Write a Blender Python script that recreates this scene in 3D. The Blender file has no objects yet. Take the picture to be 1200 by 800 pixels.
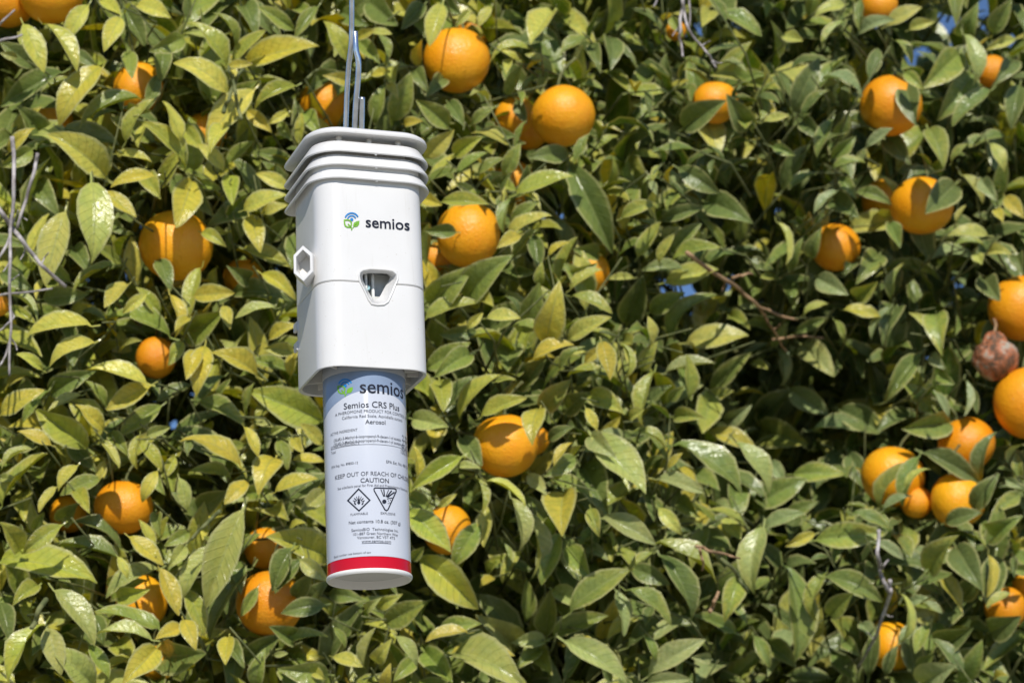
import bpy, bmesh, math, random
import numpy as np
from mathutils import Vector, Matrix

random.seed(7)
rng = np.random.default_rng(11)
S = bpy.context.scene
COL = S.collection
R_ = math.radians

# ------------------------------------------------------------------ camera
PITCH = R_(17.0)
CAM = Vector((0.0, 0.0, 1.25))
LENS = 90.0
F = LENS / 36.0 * 1200.0            # focal length in photograph pixels
cam_d = bpy.data.cameras.new('camera')
cam = bpy.data.objects.new('camera', cam_d)
COL.objects.link(cam)
cam.location = CAM
cam.rotation_euler = (math.pi / 2 + PITCH, 0, 0)
cam_d.lens = LENS
cam_d.sensor_width = 36.0
cam_d.clip_start = 0.05
cam_d.clip_end = 6000.0
cam_d.dof.use_dof = True
cam_d.dof.focus_distance = 1.95
cam_d.dof.aperture_fstop = 12.5
cam_d.dof.aperture_blades = 9
S.camera = cam
RIGHT = Vector((1, 0, 0))
FWD = Vector((0, math.cos(PITCH), math.sin(PITCH)))
UP = Vector((0, -math.sin(PITCH), math.cos(PITCH)))

# ------------------------------------------------------------------ daylight
SUN_EL = R_(35.0)
SUN_AZ = R_(5.0)                    # to the right of straight behind the camera
SUN_DIR = Vector((math.sin(SUN_AZ) * math.cos(SUN_EL), -math.cos(SUN_AZ) * math.cos(SUN_EL), math.sin(SUN_EL)))
w = bpy.data.worlds.new('World')
S.world = w
w.use_nodes = True
wn = w.node_tree
bg = wn.nodes['Background']
sky = wn.nodes.new('ShaderNodeTexSky')
sky.sky_type = 'NISHITA'
sky.sun_disc = False
sky.sun_elevation = SUN_EL
sky.sun_rotation = math.pi - SUN_AZ
sky.altitude = 2500.0
sky.air_density = 1.0
sky.dust_density = 0.1
sky.ozone_density = 5.0
wn.links.new(sky.outputs[0], bg.inputs[0])
bg.inputs[1].default_value = 0.092
sl = bpy.data.lights.new('sun', 'SUN')
sl.energy = 3.75
sl.angle = R_(0.5)
sl.color = (1.0, 0.95, 0.87)
so = bpy.data.objects.new('sun', sl)
COL.objects.link(so)
so.rotation_euler = SUN_DIR.to_track_quat('Z', 'Y').to_euler()
so.location = (3, -6, 8)
S.view_settings.view_transform = 'Standard'
S.view_settings.look = 'None'
S.view_settings.exposure = 0.22
S.view_settings.gamma = 1.0
S.render.engine = 'CYCLES'
S.cycles.max_bounces = 7
S.cycles.diffuse_bounces = 4
S.cycles.transmission_bounces = 4
S.cycles.caustics_reflective = False
S.cycles.caustics_refractive = False


# ------------------------------------------------------------------ picture <-> place
def at(px, py, d):
    """point seen at photo pixel (px, py) at axial distance d"""
    return CAM + FWD * d + RIGHT * ((px - 600) / F * d) + UP * ((400 - py) / F * d)


def proj(p):
    q = Vector(p) - CAM
    d = q.dot(FWD)
    return 600 + F * q.dot(RIGHT) / d, 400 - F * q.dot(UP) / d, d


# ------------------------------------------------------------------ material helper
class NT:
    def __init__(self, name):
        self.m = bpy.data.materials.new(name)
        self.m.use_nodes = True
        self.t = self.m.node_tree
        self.b = self.t.nodes['Principled BSDF']

    def n(self, kind, **kw):
        nd = self.t.nodes.new('ShaderNode' + kind)
        for k, v in kw.items():
            setattr(nd, k, v)
        return nd

    def put(self, sock, v):
        if hasattr(v, 'is_linked') or hasattr(v, 'links'):
            self.t.links.new(v, sock)
        elif v is not None:
            sock.default_value = v

    def math(self, op, a, b=None, c=None, clamp=False):
        nd = self.n('Math', operation=op)
        nd.use_clamp = clamp
        self.put(nd.inputs[0], a)
        if b is not None:
            self.put(nd.inputs[1], b)
        if c is not None:
            self.put(nd.inputs[2], c)
        return nd.outputs[0]

    def mix(self, f, a, b, blend='MIX'):
        nd = self.n('Mix', data_type='RGBA', blend_type=blend)
        self.put(nd.inputs[0], f)
        self.put(nd.inputs[6], a)
        self.put(nd.inputs[7], b)
        return nd.outputs[2]

    def noise(self, vec, scale, detail=3, rough=0.5):
        nd = self.n('TexNoise')
        if vec is not None:
            self.put(nd.inputs['Vector'], vec)
        nd.inputs['Scale'].default_value = scale
        nd.inputs['Detail'].default_value = detail
        nd.inputs['Roughness'].default_value = rough
        return nd.outputs[0]

    def ramp(self, v, lo, hi):
        nd = self.n('MapRange', clamp=True)
        nd.interpolation_type = 'SMOOTHSTEP'
        self.put(nd.inputs[0], v)
        nd.inputs[1].default_value = lo
        nd.inputs[2].default_value = hi
        return nd.outputs[0]

    def bump(self, h, strength, dist):
        nd = self.n('Bump')
        nd.inputs['Strength'].default_value = strength
        nd.inputs['Distance'].default_value = dist
        self.put(nd.inputs['Height'], h)
        self.put(self.b.inputs['Normal'], nd.outputs[0])
        return nd.outputs[0]

    def coord(self, which='Object'):
        return self.n('TexCoord').outputs[which]


def rgba(c):
    return (c[0], c[1], c[2], 1.0)


def plain(name, col, rough=0.45, metal=0.0, var=0.06, scale=90, bump=0.0, spec=0.5):
    g = NT(name)
    co = g.coord()
    f = g.noise(co, scale, 4, 0.6)
    dark = tuple(c * (1 - var * 2.2) for c in col)
    g.put(g.b.inputs['Base Color'], g.mix(g.ramp(f, 0.3, 0.62), rgba(dark), rgba(col)))
    g.b.inputs['Roughness'].default_value = rough
    g.b.inputs['Metallic'].default_value = metal
    g.b.inputs['Specular IOR Level'].default_value = spec
    if bump:
        g.bump(g.noise(co, scale * 6, 2), bump, 0.0004)
    return g.m


M = {}
# moulded white plastic with a little grime in specks
g = NT('white_plastic')
co = g.coord()
spk = g.ramp(g.noise(co, 420, 2, 0.4), 0.70, 0.78)
big = g.noise(co, 22, 3)
c0 = g.mix(g.ramp(big, 0.3, 0.7), rgba((0.69, 0.684, 0.675)), rgba((0.72, 0.715, 0.708)))
mp = g.n('Mapping')
g.put(mp.inputs[0], co)
mp.inputs['Scale'].default_value = (110, 110, 9)
stk = g.ramp(g.noise(mp.outputs[0], 1.0, 5, 0.7), 0.54, 0.80)
c0 = g.mix(g.math('MULTIPLY', stk, 0.30), c0, rgba((0.50, 0.47, 0.41)))
g.put(g.b.inputs['Base Color'], g.mix(g.math('MULTIPLY', spk, 0.40), c0, rgba((0.46, 0.40, 0.32))))
g.b.inputs['Roughness'].default_value = 0.24
g.b.inputs['Specular IOR Level'].default_value = 0.4
g.bump(g.noise(co, 900, 2), 0.08, 0.0002)
M['white'] = g.m
M['white_b'] = plain('aged_white_plastic', (0.77, 0.745, 0.70), 0.48, var=0.05, scale=60, bump=0.1)
M['inner'] = plain('grey_inner_plastic', (0.72, 0.73, 0.71), 0.5, var=0.08)
M['darkin'] = plain('dark_inner_plastic', (0.10, 0.105, 0.105), 0.5)
M['teal'] = plain('teal_nozzle_plastic', (0.35, 0.58, 0.62), 0.4)
M['metal'] = plain('galvanised_wire_metal', (0.78, 0.80, 0.84), 0.20, 0.95, var=0.12, scale=70, bump=0.2)
M['ink'] = plain('black_print', (0.022, 0.022, 0.03), 0.14, var=0.05)
M['greyink'] = plain('dark_grey_print', (0.05, 0.05, 0.06), 0.14, var=0.05)
M['loink'] = plain('grey_print', (0.11, 0.112, 0.13), 0.14, var=0.05)
M['logogreen'] = plain('green_print', (0.17, 0.42, 0.02), 0.45)
M['logoblue'] = plain('blue_print', (0.01, 0.21, 0.55), 0.45)
# the label: pale lacquered tin, small scuffs
g = NT('pale_can_label')
co = g.coord()
scuff = g.ramp(g.noise(co, 260, 3, 0.7), 0.68, 0.76)
lb = g.mix(g.ramp(g.noise(co, 18, 2), 0.3, 0.7), rgba((0.53, 0.56, 0.635)), rgba((0.57, 0.60, 0.665)))
g.put(g.b.inputs['Base Color'], g.mix(g.math('MULTIPLY', scuff, 0.25), lb, rgba((0.45, 0.44, 0.45))))
g.b.inputs['Roughness'].default_value = 0.13
g.b.inputs['Specular IOR Level'].default_value = 0.3
M['label'] = g.m
M['labelblue'] = plain('blue_grey_can_print', (0.25, 0.32, 0.45), 0.13, var=0.05, scale=40)
g = NT('red_can_band')
co = g.coord()
ch = g.ramp(g.noise(co, 330, 3, 0.6), 0.715, 0.74)
g.put(g.b.inputs['Base Color'], g.mix(ch, rgba((0.56, 0.006, 0.020)), rgba((0.75, 0.6, 0.58))))
g.b.inputs['Roughness'].default_value = 0.12
g.b.inputs['Specular IOR Level'].default_value = 0.3
M['red'] = g.m
g = NT('white_can_base')
co = g.coord()
rs = g.ramp(g.noise(co, 190, 3, 0.55), 0.69, 0.74)
g.put(g.b.inputs['Base Color'], g.mix(rs, rgba((0.78, 0.77, 0.75)), rgba((0.22, 0.14, 0.07))))
g.b.inputs['Roughness'].default_value = 0.3
M['canbase'] = g.m

g = NT('grey_tin_bottom')
co = g.coord()
rs = g.ramp(g.noise(co, 150, 3, 0.6), 0.66, 0.72)
g.put(g.b.inputs['Base Color'], g.mix(rs, rgba((0.56, 0.56, 0.54)), rgba((0.20, 0.13, 0.07))))
g.b.inputs['Roughness'].default_value = 0.35
M['tin'] = g.m

# orange peel
def peel(name, c1, c2, rough=0.36):
    g = NT(name)
    co = g.coord()
    oi = g.n('ObjectInfo').outputs['Random']
    vor = g.n('TexVoronoi', feature='SMOOTH_F1')
    g.put(vor.inputs['Vector'], co)
    vor.inputs['Scale'].default_value = 620
    big = g.noise(co, 28, 3, 0.6)
    a = g.mix(g.ramp(big, 0.25, 0.75), rgba(c1), rgba(c2))
    mott = g.ramp(g.noise(co, 240, 3, 0.7), 0.685, 0.73)
    a = g.mix(g.math('MULTIPLY', mott, 0.55), a, rgba((0.50, 0.40, 0.24)))
    scar = g.ramp(g.noise(co, 75, 5, 0.75), 0.66, 0.74)
    a = g.mix(g.math('MULTIPLY', scar, 0.5), a, rgba((0.30, 0.13, 0.03)))
    grn = g.math('MULTIPLY', g.ramp(g.noise(co, 14, 2), 0.50, 0.72), g.ramp(oi, 0.35, 1.0))
    a = g.mix(g.math('MULTIPLY', grn, 0.35), a, rgba((0.62, 0.47, 0.03)))
    hs = g.n('HueSaturation')
    g.put(hs.inputs['Color'], a)
    g.put(hs.inputs['Hue'], g.math('MULTIPLY_ADD', oi, 0.014, 0.492))
    g.put(hs.inputs['Value'], g.math('MULTIPLY_ADD', oi, 0.25, 0.86))
    g.put(g.b.inputs['Base Color'], hs.outputs[0])
    g.b.inputs['Roughness'].default_value = rough
    g.b.inputs['Subsurface Weight'].default_value = 0.12
    g.b.inputs['Subsurface Radius'].default_value = (0.006, 0.0025, 0.0008)
    g.b.inputs['Subsurface Scale'].default_value = 1.0
    g.bump(g.math('ADD', vor.outputs[0], g.math('MULTIPLY', g.noise(co, 210, 3, 0.6), 1.2)), 0.6, 0.0010)
    return g.m


M['peel'] = peel('orange_peel', (0.88, 0.335, 0.007), (0.92, 0.42, 0.013))
M['calyx'] = plain('green_calyx', (0.13, 0.15, 0.05), 0.6, var=0.2)
g = NT('withered_peel')
co = g.coord()
nz = g.noise(co, 38, 5, 0.7)
a = g.mix(g.ramp(nz, 0.38, 0.55), rgba((0.10, 0.06, 0.035)), rgba((0.46, 0.15, 0.06)))
a = g.mix(g.ramp(g.noise(co, 40, 5, 0.7), 0.48, 0.60), a, rgba((0.36, 0.31, 0.24)))
a = g.mix(g.ramp(g.noise(co, 90, 3, 0.6), 0.58, 0.7), a, rgba((0.05, 0.035, 0.025)))
g.put(g.b.inputs['Base Color'], a)
g.b.inputs['Roughness'].default_value = 0.6
g.bump(nz, 0.8, 0.006)
M['withered'] = g.m

# bark
def bark(name, c1, c2):
    g = NT(name)
    co = g.coord()
    f = g.noise(co, 60, 5, 0.65)
    g.put(g.b.inputs['Base Color'], g.mix(g.ramp(f, 0.35, 0.66), rgba(c1), rgba(c2)))
    g.b.inputs['Roughness'].default_value = 0.8
    g.bump(g.noise(co, 180, 4, 0.6), 0.5, 0.002)
    return g.m


M['bark'] = bark('trunk_bark', (0.07, 0.055, 0.04), (0.17, 0.14, 0.11))
M['deadtwig'] = bark('dead_twig_bark', (0.24, 0.21, 0.20), (0.52, 0.48, 0.47))
M['brown'] = bark('brown_twig_bark', (0.20, 0.12, 0.06), (0.46, 0.29, 0.16))
M['greentwig'] = bark('green_twig_bark', (0.09, 0.11, 0.035), (0.20, 0.21, 0.08))

# leaf: tint (own colour of that leaf) and aux = (random, yellowing, dust) are stored on the mesh
g = NT('citrus_leaf')
uvn = g.n('UVMap', uv_map='blade')
sep = g.n('SeparateXYZ')
g.put(sep.inputs[0], uvn.outputs[0])
u, v = sep.outputs[0], sep.outputs[1]
tint = g.n('Attribute', attribute_name='tint').outputs['Color']
auxn = g.n('Attribute', attribute_name='aux').outputs['Color']
sa = g.n('SeparateColor')
g.put(sa.inputs[0], auxn)
rnd, yel, dust = sa.outputs[0], sa.outputs[1], sa.outputs[2]
vv = g.math('ABSOLUTE', g.math('MULTIPLY_ADD', v, 2.0, -1.0))
cmb = g.n('CombineXYZ')
g.put(cmb.inputs[0], g.math('MULTIPLY_ADD', u, 2.1, g.math('MULTIPLY', rnd, 53.0)))
g.put(cmb.inputs[1], v)
g.put(cmb.inputs[2], g.math('MULTIPLY', rnd, 31.0))
lv = cmb.outputs[0]
mott = g.noise(lv, 3.2, 4, 0.6)
fine = g.noise(lv, 22, 3, 0.6)
c = g.mix(g.ramp(mott, 0.32, 0.68), g.mix(1.0, tint, rgba((0.80, 0.86, 0.80)), 'MULTIPLY'), g.mix(1.0, tint, rgba((1.18, 1.13, 1.10)), 'MULTIPLY'))
# yellowing creeps in from margin and tip
ytip = g.ramp(g.math('ADD', g.math('MULTIPLY', g.math('SUBTRACT', mott, 0.5), 1.3), g.math('ADD', g.math('MULTIPLY', u, 0.45), g.math('MULTIPLY', vv, 0.5))), 0.25, 0.95)
c = g.mix(g.math('MULTIPLY', ytip, g.math('MULTIPLY', yel, 0.85), clamp=True), c, rgba((0.66, 0.50, 0.035)))
# side veins and midrib
vein = g.math('SINE', g.math('MULTIPLY', g.math('SUBTRACT', u, g.math('MULTIPLY', vv, 0.17)), 58.0))
vline = g.ramp(vein, 0.86, 1.0)
c = g.mix(g.math('MULTIPLY', vline, 0.10), c, rgba((0.30, 0.33, 0.12)))
rib = g.math('SUBTRACT', 1.0, g.ramp(vv, 0.018, 0.075))
c = g.mix(g.math('MULTIPLY', rib, 0.50), c, rgba((0.34, 0.36, 0.12)))
edge = g.ramp(g.math('ADD', vv, g.math('MULTIPLY', g.math('SUBTRACT', fine, 0.5), 0.05)), 0.78, 0.93)
c = g.mix(g.math('MULTIPLY', edge, 0.78), c, rgba((0.58, 0.55, 0.24)))
# dust film and spray specks
film = g.ramp(g.noise(lv, 5.0, 5, 0.7), 0.42, 0.75)
c = g.mix(g.math('MULTIPLY', g.math('MULTIPLY', film, dust), 0.15), c, rgba((0.44, 0.45, 0.38)))
vo = g.n('TexVoronoi', feature='F1')
g.put(vo.inputs['Vector'], lv)
vo.inputs['Scale'].default_value = 15
sz = g.math('MULTIPLY', g.math('MULTIPLY', g.ramp(mott, 0.36, 0.66), dust), 0.26)
spot = g.math('LESS_THAN', vo.outputs['Distance'], sz)
c = g.mix(g.math('MULTIPLY', spot, 0.75), c, rgba((0.60, 0.60, 0.54)))
# brown blemishes on some blades
blem = g.math('MULTIPLY', g.ramp(g.noise(lv, 6.5, 4, 0.65), 0.63, 0.70), g.ramp(rnd, 0.55, 0.8))
c = g.mix(g.math('MULTIPLY', blem, 0.6), c, rgba((0.24, 0.15, 0.05)))
# paler underside
back = g.n('NewGeometry').outputs['Backfacing']
c = g.mix(g.math('MULTIPLY', back, 0.45), c, rgba((0.22, 0.25, 0.095)))
g.put(g.b.inputs['Base Color'], c)
g.put(g.b.inputs['Roughness'], g.math('MULTIPLY_ADD', film, 0.12, 0.20))
g.b.inputs['Specular IOR Level'].default_value = 0.45
hgt = g.math('ADD', g.math('MULTIPLY', vline, -0.5), g.math('ADD', g.math('MULTIPLY', rib, -0.8), g.math('MULTIPLY', mott, 1.6)))
nrm = g.bump(hgt, 0.6, 0.0022)
tr = g.n('BsdfTranslucent')
g.put(tr.inputs['Color'], g.mix(1.0, c, rgba((1.5, 1.5, 0.35)), 'MULTIPLY'))
ms = g.n('MixShader')
ms.inputs[0].default_value = 0.13
g.t.links.new(g.b.outputs[0], ms.inputs[1])
g.t.links.new(tr.outputs[0], ms.inputs[2])
g.t.links.new(ms.outputs[0], g.t.nodes['Material Output'].inputs['Surface'])
M['leaf'] = g.m

g = NT('orchard_soil')
co = g.coord()
a = g.mix(g.ramp(g.noise(co, 1.6, 6, 0.6), 0.35, 0.65), rgba((0.38, 0.35, 0.29)), rgba((0.46, 0.43, 0.37)))
a = g.mix(g.ramp(g.noise(co, 0.35, 4), 0.52, 0.62), a, rgba((0.30, 0.30, 0.18)))
g.put(g.b.inputs['Base Color'], a)
g.b.inputs['Roughness'].default_value = 0.95
g.bump(g.noise(co, 14, 5, 0.7), 0.8, 0.03)
M['soil'] = g.m


# ------------------------------------------------------------------ object helpers
def link(name, me, mat, parent=None, smooth=True):
    o = bpy.data.objects.new(name, me)
    COL.objects.link(o)
    if mat is not None and not me.materials:
        me.materials.append(mat)
    if smooth:
        for p in me.polygons:
            p.use_smooth = True
    if parent is not None:
        o.parent = parent
    return o


def mesh_of(name, verts, faces, mat, parent=None, smooth=True):
    me = bpy.data.meshes.new(name)
    me.from_pydata([tuple(v) for v in verts], [], faces)
    me.validate()
    bm = bmesh.new()
    bm.from_mesh(me)
    bmesh.ops.recalc_face_normals(bm, faces=bm.faces)
    bm.to_mesh(me)
    bm.free()
    return link(name, me, mat, parent, smooth)


def autosmooth(o, deg=35):
    me = o.data
    bm = bmesh.new()
    bm.from_mesh(me)
    for e in bm.edges:
        if len(e.link_faces) == 2:
            e.smooth = e.calc_face_angle(0) < R_(deg)
    bm.to_mesh(me)
    bm.free()


def thing(name, label, cat, mat4, group=None):
    o = bpy.data.objects.new(name, None)
    COL.objects.link(o)
    o.empty_display_size = 0.02
    o.matrix_world = mat4
    o['label'] = label
    o['category'] = cat
    if group:
        o['group'] = group
    return o


def tube_geo(pts, rad, seg=8, verts=None, faces=None):
    verts = [] if verts is None else verts
    faces = [] if faces is None else faces
    pts = [Vector(p) for p in pts]
    b0 = len(verts)
    prev = None
    for i, p in enumerate(pts):
        t = (pts[min(i + 1, len(pts) - 1)] - pts[max(i - 1, 0)]).normalized()
        if prev is None:
            x = t.orthogonal().normalized()
        else:
            x = (prev - t * prev.dot(t)).normalized()
        prev = x
        y = t.cross(x)
        r = rad[i] if hasattr(rad, '__len__') else rad
        for k in range(seg):
            a = 2 * math.pi * k / seg
            verts.append(p + x * (r * math.cos(a)) + y * (r * math.sin(a)))
    for i in range(len(pts) - 1):
        for k in range(seg):
            a = b0 + i * seg + k
            b = b0 + i * seg + (k + 1) % seg
            faces.append((a, b, b + seg, a + seg))
    faces.append(tuple(b0 + k for k in range(seg))[::-1])
    e = b0 + (len(pts) - 1) * seg
    faces.append(tuple(e + k for k in range(seg)))
    return verts, faces


def spline(ctrl, n=6):
    """Catmull-Rom through control points"""
    c = [Vector(p) for p in ctrl]
    c = [c[0] * 2 - c[1]] + c + [c[-1] * 2 - c[-2]]
    out = []
    for i in range(1, len(c) - 2):
        for k in range(n):
            t = k / n
            p0, p1, p2, p3 = c[i - 1], c[i], c[i + 1], c[i + 2]
            out.append(0.5 * ((2 * p1) + (p2 - p0) * t + (2 * p0 - 5 * p1 + 4 * p2 - p3) * t * t + (3 * p1 - p0 - 3 * p2 + p3) * t ** 3))
    out.append(c[-2])
    return out


# ------------------------------------------------------------------ setting: ground
GS = 3000.0
gnd = mesh_of('ground', [(-GS, -GS, 0), (GS, -GS, 0), (GS, GS, 0), (-GS, GS, 0)], [(0, 1, 2, 3)], M['soil'], smooth=False)
gnd['kind'] = 'structure'


# ------------------------------------------------------------------ crown surface
def front_y(x, z):
    """where the face of the crown stands (world y)"""
    y = 2.63 + 0.42 * x
    y += 0.055 * math.sin(5.1 * x + 1.0) * math.cos(4.3 * z + 0.4) + 0.02 * math.sin(11 * x - 7 * z)
    y += 0.40 * math.exp(-((x - 0.33) ** 2 / 0.018 + (z - 2.10) ** 2 / 0.022)) + 0.28 * math.exp(-((x - 0.36) ** 2 / 0.012 + (z - 1.74) ** 2 / 0.006))
    y += 0.16 * math.exp(-((x - 0.0) ** 2 / 0.003 + (z - 1.775) ** 2 / 0.003)) + 0.14 * math.exp(-((x - 0.12) ** 2 / 0.006 + (z - 2.17) ** 2 / 0.005))
    y += 0.40 * max(0.0, abs(x - 0.05) - 0.75) ** 2 * 1.4 + 0.45 * max(0.0, abs(z - 1.95) - 0.6) ** 2 * 1.4
    return y


def depth_at(px, py, off=0.0):
    d = 2.8
    for _ in range(4):
        p = at(px, py, d)
        d *= (front_y(p.x, p.z) + off) / p.y
    return d


# ------------------------------------------------------------------ fruit list: x, y, radius (photo pixels), extra depth, label
FR = [
    (10, 1, 33, .03, 'shaded orange cut by the left edge at the very top, beside a brighter one'),
    (60, -10, 39, .00, 'large bright orange cut by the top edge in the left corner'),
    (162, 103, 30, .03, 'orange with a bright lit left flank, in the upper left above two crossing leaves'),
    (240, 156, 25, .05, 'small half hidden orange behind a fan of yellow-edged leaves left of the louvred dispenser'),
    (64, 140, 22, .09, 'dim orange deep behind a hanging pale leaf below the top left corner'),
    (206, 288, 43, .00, 'big orange left of the dispenser with a yellow mottled leaf hanging over its top'),
    (381, 122, 30, .07, 'dark orange in leaf shade just left of the hanging wire'),
    (183, 419, 24, .03, 'small orange at mid left tucked behind two yellow-tipped leaves'),
    (145, 594, 34, .00, 'round orange in the lower left with one bright triangle of sun on it'),
    (80, 602, 22, .09, 'dim orange sliver just left of the round sunlit one in the lower left'),
    (316, 707, 40, .00, 'large red-orange fruit in shade below and left of the aerosol can'),
    (311, 642, 25, .05, 'orange patch between a wide pale leaf and the red band of the can'),
    (166, 705, 31, .04, 'orange wedge in the lower left showing over a dark dusty leaf'),
    (186, 776, 22, .02, 'small orange scrap at the lower left edge behind a yellow leaf'),
    (285, 325, 23, .07, 'orange corner left of the hexagonal loop of the dispenser'),
    (-2, 357, 14, .01, 'tiny orange peeping in at the left edge behind bare grey twigs'),
    (535, 71, 39, .00, 'orange right of the hanging wire with two bright stripes of sun'),
    (556, 36, 21, .08, 'shaded orange behind the top of the striped sunlit one'),
    (660, 136, 38, .00, 'full round orange at the upper centre hanging clear on its green stalk'),
    (605, 138, 25, .05, 'orange partly hidden left of the full round one at the upper centre'),
    (620, 155, 22, .06, 'low small orange squeezed between two others at the upper centre'),
    (600, 214, 27, .09, 'orange broken up by leaves above the bright one right of the dispenser'),
    (549, 275, 38, .00, 'bright orange just right of the dispenser with a leaf lying over its top'),
    (508, 304, 26, .05, 'shaded orange half behind the right side of the dispenser'),
    (688, 318, 27, .06, 'orange behind pointed leaves near the centre of the photo'),
    (592, 522, 39, .00, 'glossy orange right of the can with a yellow leaf folded over its shoulder'),
    (626, 515, 18, .05, 'small orange slice behind the right side of the glossy one'),
    (524, 620, 29, .03, 'orange right of the can bottom, crossed by a pale pointed leaf'),
    (838, 120, 27, .03, 'orange shaped like a hook by a leaf shadow, under the bare twig at the top'),
    (792, 36, 12, .06, 'tiny orange spot behind the bare white twig at the top'),
    (1044, 124, 37, .00, 'bright orange in the upper right below two small patches of blue sky'),
    (1030, 6, 22, .02, 'orange at the top edge right of centre behind pale narrow leaves'),
    (1162, 84, 19, .015, 'small bright orange in the upper right corner split by a leaf'),
    (1080, 241, 36, .00, 'orange in the right half with a large dark leaf over its right side'),
    (1033, 234, 24, .10, 'dim orange deep in shade left of the one with the dark leaf'),
    (979, 290, 29, .03, 'orange right of centre speckled with strips of sun'),
    (1197, 361, 39, .00, 'orange cut by the right edge, higher of the two there'),
    (1207, 472, 42, -.02, 'orange cut by the right edge below the brown withered fruit'),
    (1133, 520, 34, .02, 'orange with blotchy sun patches above a broad dark leaf near the right edge'),
    (1122, 586, 33, .02, 'plain shaded orange below the broad dark leaf near the right edge'),
    (1046, 558, 37, .01, 'tall lit orange with slanting leaf edge over its right, in the lower right'),
    (1074, 588, 19, .04, 'small orange slice right of the tall lit one in the lower right'),
    (1178, 712, 25, .03, 'orange in the lower right corner with a pale-rimmed leaf above it'),
    (1205, 688, 19, .03, 'orange scrap at the right edge near the bottom corner'),
    (1046, 756, 29, .03, 'ragged orange strip beside the forked bare twig at the lower right'),
]
FRUIT = []            # (centre, radius, depth, px, py, rpx)
for (x, y, r, off, lab) in FR:
    d = depth_at(x, y, off * 1.3 + 0.072)
    FRUIT.append((at(x, y, d), r / F * d, d, x, y, r))

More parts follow.
